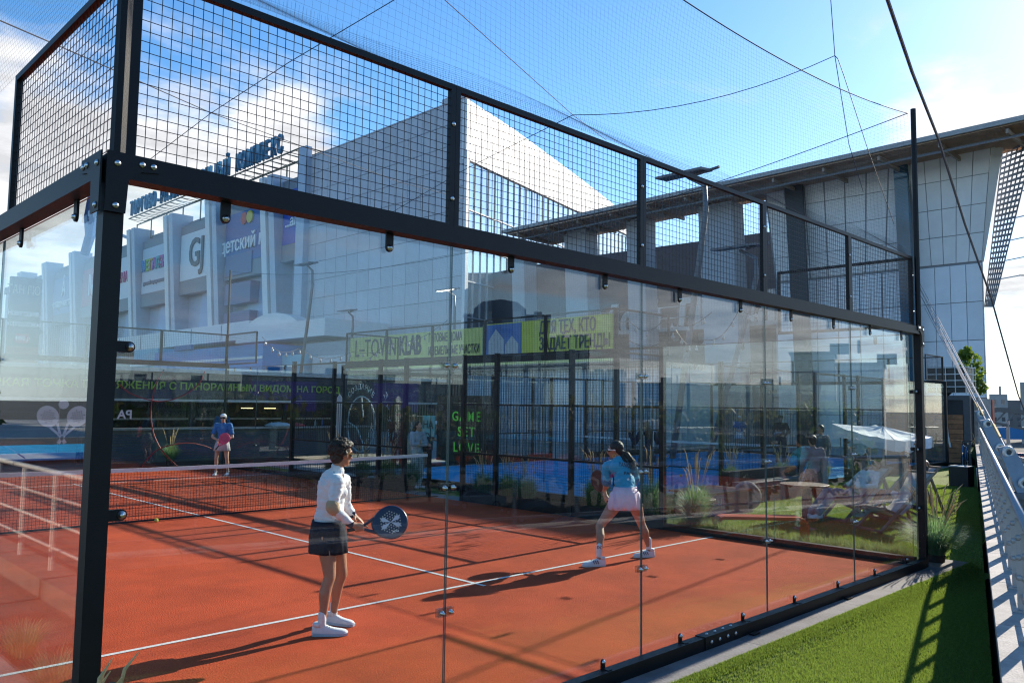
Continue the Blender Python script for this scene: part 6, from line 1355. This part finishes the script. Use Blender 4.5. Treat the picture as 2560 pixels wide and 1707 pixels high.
# ================================================================ grasses, lawn blades, lounge furniture
GRB = [foliage('grass_blue_green', (.14, .25, .16)), foliage('grass_green', (.17, .26, .10))]
PLUME = M('straw_plume', (.50, .36, .17), .8, 0, .25, 20); POT = M('pot_black', (.015, .015, .016), .6)
def blades(n, r0, h, spread, droop, w, r, seg=4, base=(0, 0, 0)):
    """curved tapering blades as one mesh (numpy)"""
    a = r.random(n)*6.283; rad = r0*np.sqrt(r.random(n)); hh = h*(.55+.5*r.random(n)); sp = spread*(.15+r.random(n)); ph = a+r.normal(0, .5, n)
    bx, by = rad*np.cos(a)+base[0], rad*np.sin(a)+base[1]; V = np.zeros((n, seg+1, 2, 3)); t = np.linspace(0, 1, seg+1)
    for j, tt in enumerate(t):
        d = sp*tt**1.6; z = hh*(tt-droop*tt**3*(.3+sp/spread)); x = bx+np.cos(ph)*d; y = by+np.sin(ph)*d; ww = w*(1-tt)**.6*.5+.0002
        for k, s in enumerate((-1, 1)): V[:, j, k, 0] = x-np.sin(ph)*ww*s; V[:, j, k, 1] = y+np.cos(ph)*ww*s; V[:, j, k, 2] = z+base[2]
    idx = np.arange(n)[:, None]*(seg+1)*2+np.arange(seg)[None, :]*2
    F = np.stack([idx, idx+1, idx+3, idx+2], -1).reshape(-1, 4); return V.reshape(-1, 3), F
def np_mesh(name, V, F, mat, smooth=True):
    me = bpy.data.meshes.new(name); k = F.shape[1]; me.vertices.add(len(V)); me.vertices.foreach_set('co', V.astype(np.float32).ravel()); me.loops.add(F.size); me.loops.foreach_set('vertex_index', F.astype(np.int32).ravel())
    me.polygons.add(len(F)); me.polygons.foreach_set('loop_start', np.arange(0, F.size, k, dtype=np.int32)); me.update(calc_edges=True); me.materials.append(mat)
    if smooth: me.polygons.foreach_set('use_smooth', np.ones(len(F), dtype=bool))
    return me
def plume_mesh(n, h, spread, r):
    m = MB()
    for i in range(n):
        a = r.random()*6.283; sp = spread*(.2+.8*r.random()); H = h*(.85+.35*r.random()); pts = [(math.cos(a)*sp*t**1.5, math.sin(a)*sp*t**1.5, H*t) for t in (0, .35, .65, .82, .92, 1.0)]
        pts[-1] = (pts[-1][0]+math.cos(a)*.03, pts[-1][1]+math.sin(a)*.03, pts[-1][2]-.015); m.tube(pts, [.0015, .0015, .0018, .009, .008, .002], 5)
    return m
def grass_plant(label, loc, h=.75, n=420, mat=0, pot=True, plumes=18, seed=1, group='tufts of ornamental grass', w=.006, spread=.32):
    r = np.random.default_rng(seed); t = thing('ornamental_grass', label, 'plant', loc, group)
    V, F = blades(n, .09, h, spread, .35, w, r); o = obj('foliage', np_mesh('foliage', V, F, GRB[mat]), t); o.matrix_parent_inverse = I4; o['kind'] = 'stuff'
    if plumes:
        o = obj('plumes', plume_mesh(plumes, h*1.18, spread*.7, r).mesh('plumes', PLUME), t); o.matrix_parent_inverse = I4
    if pot: o = obj('pot', MB().lathe((0, 0, -.13), [(.10, 0), (.125, .2), (.13, .22)], 14).mesh('pot', POT), t); o.matrix_parent_inverse = I4
    return t
grass_plant('blue green potted grass with straw plumes at the right corner post of the red court', (10.55, -.02, 0), .80, 1500, 0, True, 26, 21, spread=.55, w=.006)
grass_plant('green grass with curled straw tips at the foot of the left corner post', (-.10, -.24, 0), .74, 60, 1, True, 7, 22, w=.012, spread=.30)
spots = [((10.42, 8.75, 0), 'plumed grass beyond the gate post, left of the yellow plumed one'), ((10.55, 8.15, 0), 'yellow plumed grass at the slatted fence, tallest beside the gate'), ((10.5, 7.6, 0), 'plumed grass right of the tallest one at the slatted fence'),
         ((10.5, 11.4, 0), 'plumed grass behind the net post at the right end of the red net'), ((10.5, 12.3, 0), 'second plumed grass behind the red net'), ((10.55, 13.4, 0), 'third plumed grass behind the red net'), ((10.5, 14.6, 0), 'fourth plumed grass, near the white ring'),
         ((10.5, 5.75, 0), 'plumed grass left of the woman in turquoise'), ((10.5, 4.55, 0), 'plumed grass right of the woman in turquoise'), ((10.55, 3.7, 0), 'plumed grass beside the post where the glass begins'),
         ((15.9, 6.15, 0), 'grass clump at the second post of the blue court by the lawn'), ((18.3, 6.1, 0), 'grass clump behind the round table at the blue court'), ((23.0, 6.1, 0), 'tall green grass clump below the white parasol'), ((20.6, 6.1, 0), 'green grass clump left of the white parasol'), ((33.2, 5.7, 0), 'blue green grass clump before the wood clad cabin'), ((9.3, 22.2, 0), 'dry grass clump before the bar counter')]
base3 = [grass_plant(l, p, .80, 900, k % 2, True, 11, 30+k, w=.010, spread=.42) for k, (p, l) in enumerate(spots[:3])]
for k, (p, l) in enumerate(spots[3:]): copy_tree(base3[k % 3], p, k*1.3, label=l, scale=1.0+.25*random.random())
for k, (p, l) in enumerate((((-.62, 2.7, -.1), 'grass clump left of the red court mirrored low in the left glass'), ((-.70, 3.8, -.1), 'second grass clump mirrored in the left glass, under the white railing'), ((-.60, 5.2, -.1), 'third grass clump mirrored in the left glass'))): grass_plant(l, p, .42, 260, 0, False, 0, 60+k, w=.008, spread=.30)
# low planted hedge along the right glass, one continuous mass
r = np.random.default_rng(9); Vs, Fs, off = [], [], 0
for i in range(170):
    y = .25+r.random()*7.6; x = 10.36+.16*r.random()
    V, F = blades(70, .07, .40 if y < 4 else .34, .15, .25, .007, r, 3, (x, y, -.12)); Vs.append(V); Fs.append(F+off); off += len(V)
obj('low_hedge', np_mesh('low_hedge', np.concatenate(Vs), np.concatenate(Fs), foliage('hedge_grey_green', (.16, .21, .13), .4, 6)), None, 'low grey green planted hedge along the foot of the right glass wall', 'hedge', None, 'stuff')
# turf blades on the near lawn
def turf(n, x0, x1, h, w, r, dens_edge=.12):
    x = x0+(x1-x0)*r.random(n); pl = PA.y+(x-PA.x)*PD.y/PD.x; ytop = np.where(x < 10.84, -.362, 6.3); ytop = np.minimum(ytop, pl+3.2)
    u = r.random(n); y = pl+.01+(ytop-pl-.02)*u; e = r.random(n) < dens_edge; e &= x < 10.83; y = np.where(e, -.362-.09*r.random(n)**1.5, y)
    ok = y > pl+.005; x, y = x[ok], y[ok]; n = len(x)
    z = np.where(x < 10.83, np.interp(y, [-.64, -.52, -.42, -.363], [-.131, -.105, -.035, -.012]), -.131); hh = h*(.6+.8*r.random(n)); a = r.random(n)*6.283; le = h*.9*r.random(n); b = r.random(n)*6.283
    V = np.zeros((n, 3, 3)); 
    for k, s in enumerate((-1, 1)): V[:, k, 0] = x+np.cos(a)*w*s/2; V[:, k, 1] = y+np.sin(a)*w*s/2; V[:, k, 2] = z
    V[:, 2, 0] = x+np.cos(b)*le; V[:, 2, 1] = y+np.sin(b)*le; V[:, 2, 2] = z+hh
    return V.reshape(-1, 3), np.arange(n*3).reshape(-1, 3)
BLADE = foliage('turf_blade', (.15, .225, .055), .5, 35, .45)
V1, F1 = turf(230000, 1.5, 9, .022, .006, r); V2, F2 = turf(90000, 9, 24, .028, .010, r, .05)
V = np.concatenate([V1, V2]); obj('turf_grass', np_mesh('turf_grass', V, np.concatenate([F1, F2+len(V1)]), BLADE, False), None, 'short green artificial turf along the concrete apron and the kerb', 'grass', None, 'stuff')
x = 9+12*r.random(70000)+1.9; y = .2+6.0*r.random(70000); n = len(x); a = r.random(n)*6.283; b = r.random(n)*6.283; V = np.zeros((n, 3, 3))
for k, s in enumerate((-1, 1)): V[:, k, 0] = x+np.cos(a)*.005*s; V[:, k, 1] = y+np.sin(a)*.005*s; V[:, k, 2] = -.13
V[:, 2, 0] = x+np.cos(b)*.03; V[:, 2, 1] = y+np.sin(b)*.03; V[:, 2, 2] = -.095
obj('turf_grass', np_mesh('turf_grass', V.reshape(-1, 3), np.arange(n*3).reshape(-1, 3), BLADE, False), None, 'short green artificial turf of the lounge lawn behind the glass', 'grass', None, 'stuff')
# mound that lifts the turf edge along the apron
m = MB(); pr_ = [(-.64, -.131), (-.52, -.105), (-.42, -.035), (-.363, -.012), (-.363, -.131)]
m.prism([(-2, y, z) for y, z in pr_], (12.83, 0, 0)); struct('turf_edge', m, TURF)
# balls
BALLM = M('ball_lime', (.50, .58, .04), .8, 0, .08, 60, .5, 300)
for p, l in (((4.12, 10.0-.12, .033), 'yellow ball lying at the foot of the red net'), (tuple(onz(1962, 1235, -.1)), 'yellow ball on the lounge lawn by the hinge plate'), (tuple(onz(1725+80, 1172, .01)), 'yellow ball on the blue court near its line'), (tuple(onz(1702, 1188, .01)), 'fainter yellow ball on the blue court nearer the fence')):
    t = thing('tennis_ball', l, 'ball', p, 'yellow balls'); m = MB(); m.smooth = True; m.ball(p, .033 if p[0] < 8 else .04, 14); m.build('felt', BALLM, t)
    sm = MB(); sm.tube([Vector(p)+Vector((math.cos(a), math.sin(a), .45*math.sin(2*a))).normalized()*.0335*(1 if p[0] < 8 else 1.2) for a in [i*.35 for i in range(19)]], .0016, 4); sm.build('seam', LETW, t)
# bench, tables, crates
ORG = M('bench_orange', (.48, .085, .02), .35, 0, .06); WD = M('brown_wood', (.115, .055, .03), .55, 0, .35, 7, .2, 50); WDG = M('weathered_wood', (.22, .17, .125), .7, 0, .3, 6, .2, 50)
p0, p1 = Vector((10.72, 3.42, -.13)), Vector((11.72, 2.36, -.13)); d = (p1-p0).normalized(); sdn = Vector((-d.y, d.x, 0))*-.17; ln = (p1-p0).length
bt = thing('bench', 'low glossy orange bench with curved ends on the lounge lawn', 'bench', tuple((p0+p1)/2))
def strip(off, w): 
    prof = [p0+Z*0, p0+Z*.22]+[p0+d*(.12-.12*math.cos(t))+Z*(.22+.12*math.sin(t)) for t in [R_(a) for a in (30, 60, 90)]]
    prof += [p1-d*(.12-.12*math.cos(t))+Z*(.22+.12*math.sin(t)) for t in [R_(a) for a in (90, 60, 30)]]+[p1+Z*.22, p1]
    m = MB()
    for a, b in zip(prof, prof[1:]):
        n_ = sdn.normalized(); m.bar(a+n_*off, b+n_*off, w, .05, up=n_.cross(b-a))
    return m
strip(0, .34).build('seat', ORG, bt)
def table(label, c, r_, h, mat=None, square=False):
    t = thing('table', label, 'table', c); m = MB()
    m.lathe((c[0], c[1], c[2]+h-.045), [(r_*.96, 0), (r_, .012), (r_, .04), (r_*.98, .045)], 28); m.build('tabletop', mat or WD, t)
    MB().lathe((c[0], c[1], c[2]+.02), [(.045, 0), (.045, h-.07)], 12).build('pedestal', M('pedestal_dark', (.035, .022, .02), .5, .2), t); MB().lathe(c, [(.22, 0), (.22, .015), (.06, .03)], 18).build('foot', MATS['pedestal_dark'], t)
table('round brown table on a dark pedestal on the lounge lawn', (12.75, 2.85, -.13), .42, .80)
table('low round dark table with napkins by the hedge, left of the orange bench', (11.55, 4.3, -.13), .33, .50)
cr = thing('crate_bench', 'low dark brown timber crate seat with a purple end panel by the blue court', 'bench', (13.2, 5.2, -.13))
for i in range(5): MB().box(12.7, 14.3, 4.72+.2*i, 4.90+.2*i, .30, .335).build('plank', WD, cr)
MB().box(12.75, 14.25, 4.8, 5.6, -.13, .295).build('crate_body', M('crate_dark', (.03, .022, .018), .7), cr)
MB().box(12.80, 13.3, 4.745, 4.79, -.10, .28).build('end_panel', M('panel_purple', (.06, .035, .13), .6), cr)
text('lettering', 'Ч', .28, (13.05, 4.74, .09), (1, 0, 0), M('letter_lilac', (.35, .32, .42)), cr, ext=.002)
nb = thing('napkin_box', 'white paper bag standing on the low round table', 'bag', (11.55, 4.3, .37)); MB().prism([(11.42, 4.22, .372), (11.68, 4.22, .372), (11.66, 4.3, .52), (11.55, 4.3, .60), (11.44, 4.3, .50)], (0, .10, 0)).build('paper', M('paper_white', (.62, .60, .54), .8), nb)
gl = thing('stool', 'round grey stump stool standing on edge behind the crate seat', 'stool', (14.6, 5.3, .1)); MB().lathe((14.55, 5.0, .17), [(.26, 0), (.29, .05), (.29, .28), (.26, .33)], 24, tuple((-RX*.2-NX*.98))).build('stump', M('stump_grey', (.24, .23, .22), .7, 0, .5, 12), gl)
sp = thing('rattan_sofa', 'long dark low sofa behind the lawn at the blue court fence', 'sofa', (16.5, 5.6, -.13)); MB().box(15.3, 18.6, 5.35, 6.0, -.13, .22).build('seat_base', M('rattan_dark', (.035, .03, .028), .8), sp); MB().box(15.3, 18.6, 5.85, 6.05, .22, .55).build('backrest', MATS['rattan_dark'], sp); MB().box(15.4, 18.5, 5.38, 5.84, .222, .32).build('cushion', M('cushion_grey', (.10, .10, .11), .9), sp)
# deck chairs
SLG = M('sling_print', (.50, .46, .44), .8, 0, .1); REDP = M('print_red', (.36, .05, .04), .7)
def deckchair(label, c, ang):
    t = thing('deck_chair', label, 'deck chair', c, 'wooden deck chairs on the lounge lawn'); T = Matrix.Translation(c) @ Matrix.Rotation(ang, 4, 'Z')
    m = MB(T); n_ = MB(T)
    for s in (-1, 1):
        m.bar((-.55, s*.30, .02), (.62, s*.30, 1.02), .035, .06, up=(0, 1, 0)); n_.bar((.60, s*.26, .02), (-.42, s*.26, .42), .035, .06, up=(0, 1, 0)); 
    m.bar((.62, -.33, 1.02), (.62, .33, 1.02), .04).bar((-.55, -.33, .04), (-.55, .33, .04), .04); n_.bar((.60, -.30, .04), (.60, .30, .04), .04).bar((-.42, -.30, .42), (-.42, .30, .42), .04)
    for s in (-1, 1): n_.bar((.38, s*.34, .82), (.72, s*.34, .03), .03, .05, up=(0, 1, 0))
    m.build('long_frame', WDG, t); n_.build('short_frame', WDG, t)
    sl = MB(T); sl.smooth = True; pts = [(.62, 1.03), (.42, .72), (.20, .46), (-.02, .31), (-.22, .30), (-.42, .43)]; vs = [(x, y, z) for x, z in pts for y in (-.25, .25)]; sl.add(vs, [(2*i, 2*i+1, 2*i+3, 2*i+2) for i in range(5)]); o = sl.build('sling', SLG, t); k = o.modifiers.new('s', 'SOLIDIFY'); k.thickness = .008
    for wd, sz, x, z in (('PRO', .15, .30, .565), ('ТУРНИР', .11, .47, .80), ('PADEL', .12, .12, .40)):
        me = text_mesh(wd, sz, T @ frameT((x+.012, 0, z-.012), (0, 1, 0), (.62, 0, .78)), .0008, .9, .02); me.materials.clear(); me.materials.append(REDP); obj('lettering', me, o)
        me = text_mesh(wd, sz, T @ frameT((x+.004, 0, z-.022+.002), (0, -1, 0), (.62, 0, .78)), .0008, .9, .02); me.materials.clear(); me.materials.append(REDP); obj('lettering', me, o)
    return t
deckchair('wooden deck chair with printed sling nearest the right corner post', (13.9, 1.75, -.13), R_(-28))
deckchair('wooden deck chair with printed sling behind the nearest one, with the person in jeans', (14.7, 2.75, -.13), R_(-25))
deckchair('third deck chair behind the right corner post', (15.6, 2.2, -.13), R_(-30))
JEAN = cloth('grey_blue_jeans', (.16, .19, .24))
rec = dict(head=(0, -.62, 1.00), neck=(0, -.50, .88), shl=(-.18, -.46, .82), shr=(.18, -.46, .82), chest=(0, -.36, .74), belly=(0, -.20, .56), pel=(0, -.02, .42), hl=(-.09, .04, .40), hr=(.09, .04, .40), kl=(-.11, .46, .52), kr=(.12, .46, .50), al=(-.10, .84, .14), ar=(.14, .80, .12),
           ell=(-.30, -.28, .62), elr=(.30, -.28, .62), wrl=(-.14, -.02, .60), wrr=(.14, -.02, .60), look=(0, .9, .1))
fc = lambda a: (-math.cos(R_(a)), -math.sin(R_(a)), 0)
figure('person in grey blue jeans and white trainers lying back in a deck chair', (14.62, 2.80, -.10), fc(-25), SKIND, cloth('striped_top', (.55, .56, .60)), JEAN, HAIRB, 1.75, 'long', 'long', vox=.012, pose=rec)
rec2 = dict(rec); rec2.update(ell=(-.30, -.40, 1.08), wrl=(-.20, -.34, 1.34), elr=(.30, -.40, 1.08), wrr=(.22, -.30, 1.32))
figure('person with raised bare arms lying in a deck chair beside the right corner post', (15.5, 2.25, -.10), fc(-30), SKIN, cloth('dark_top', (.05, .05, .06)), WHT, HAIRL, 1.7, 'short', 'shorts', vox=.012, pose=rec2)
figure('person in dusty pink top and black trousers standing by the round table', (14.4, 3.45, -.13), (.6, .8, 0), SKIND, cloth('dusty_pink_top', (.30, .20, .21)), BLKC, HAIRB, 1.62, 'long', 'long', vox=.012)
figure('person in grey hoodie standing beyond the white parasol', (19.5, 5.6, -.13), (-.9, .3, 0), SKIND, cloth('grey_hoodie', (.12, .14, .16)), JEAN, HAIRB, 1.72, 'long', 'long', vox=.016)
figure('person in pale blue top standing under the parasol edge', (21.0, 5.2, -.13), (-.8, -.5, 0), SKINL, cloth('pale_blue_top', (.28, .38, .46)), BLKC, HAIRK, 1.66, 'short', 'long', vox=.016)
# parasol
um = thing('parasol', 'white canvas parasol with a hanging valance over the deck chairs', 'parasol', (15.4, 2.6, -.13)); CANV = cloth('white_canvas', (.70, .70, .72), .8, .4, 6)
D_ = 17.0; ca, cb, cc, cd_ = dep(2080, 1060, D_+.5), dep(2236, 1100, D_-1.2), dep(2330, 1092, D_), dep(2190, 1063, D_+1.8); apex = (ca+cb+cc+cd_)/4+Vector((0, 0, .09)); cs = [ca, cb, cc, cd_]
m = MB(); m.smooth = False; N_ = 8; vs = []; fs = []
for i in range(4):
    a, b = cs[i], cs[(i+1) % 4]; row0 = []; rows = []
    for j in range(N_+1):
        e = a.lerp(b, j/N_); e = e-Vector((0, 0, .05*math.sin(math.pi*j/N_))); col = []
        for k in range(5): g = k/4; p = apex.lerp(e, g)-Vector((0, 0, .05*math.sin(math.pi*g)*math.sin(math.pi*j/N_)+.012*math.sin(j*2.2+k))); col.append(p)
        out = (e-apex); out.z = 0; out = out.normalized()*(.03*math.sin(j*1.9+i)); col.append(e+out*.5-Vector((0, 0, .11))); col.append(e+out-Vector((0, 0, .21+.03*math.sin(j*2.7)))); rows.append(col)
    o = len(vs); vs += [p for col in rows for p in col]; w = 7
    for j in range(N_):
        for k in range(6): fs.append((o+j*w+k, o+(j+1)*w+k, o+(j+1)*w+k+1, o+j*w+k+1))
m.add(vs, fs); o = m.build('canopy', CANV, um); k = o.modifiers.new('s', 'SOLIDIFY'); k.thickness = .006
MB().tube([apex-Vector((0, 0, .05)), Vector((apex.x, apex.y, -.13))], .024, 8).build('pole', M('pole_grey', (.3, .3, .31), .4, .5), um); MB().box(apex.x-.3, apex.x+.3, apex.y-.3, apex.y+.3, -.13, -.05).build('base', KERB, um)
for c_ in cs: MB().bar(apex-Vector((0, 0, .07)), c_-Vector((0, 0, .03)), .018).build('rib', WDG, um)
for o_ in list(COL.objects):
    if '_base' in o_: del o_['_base']
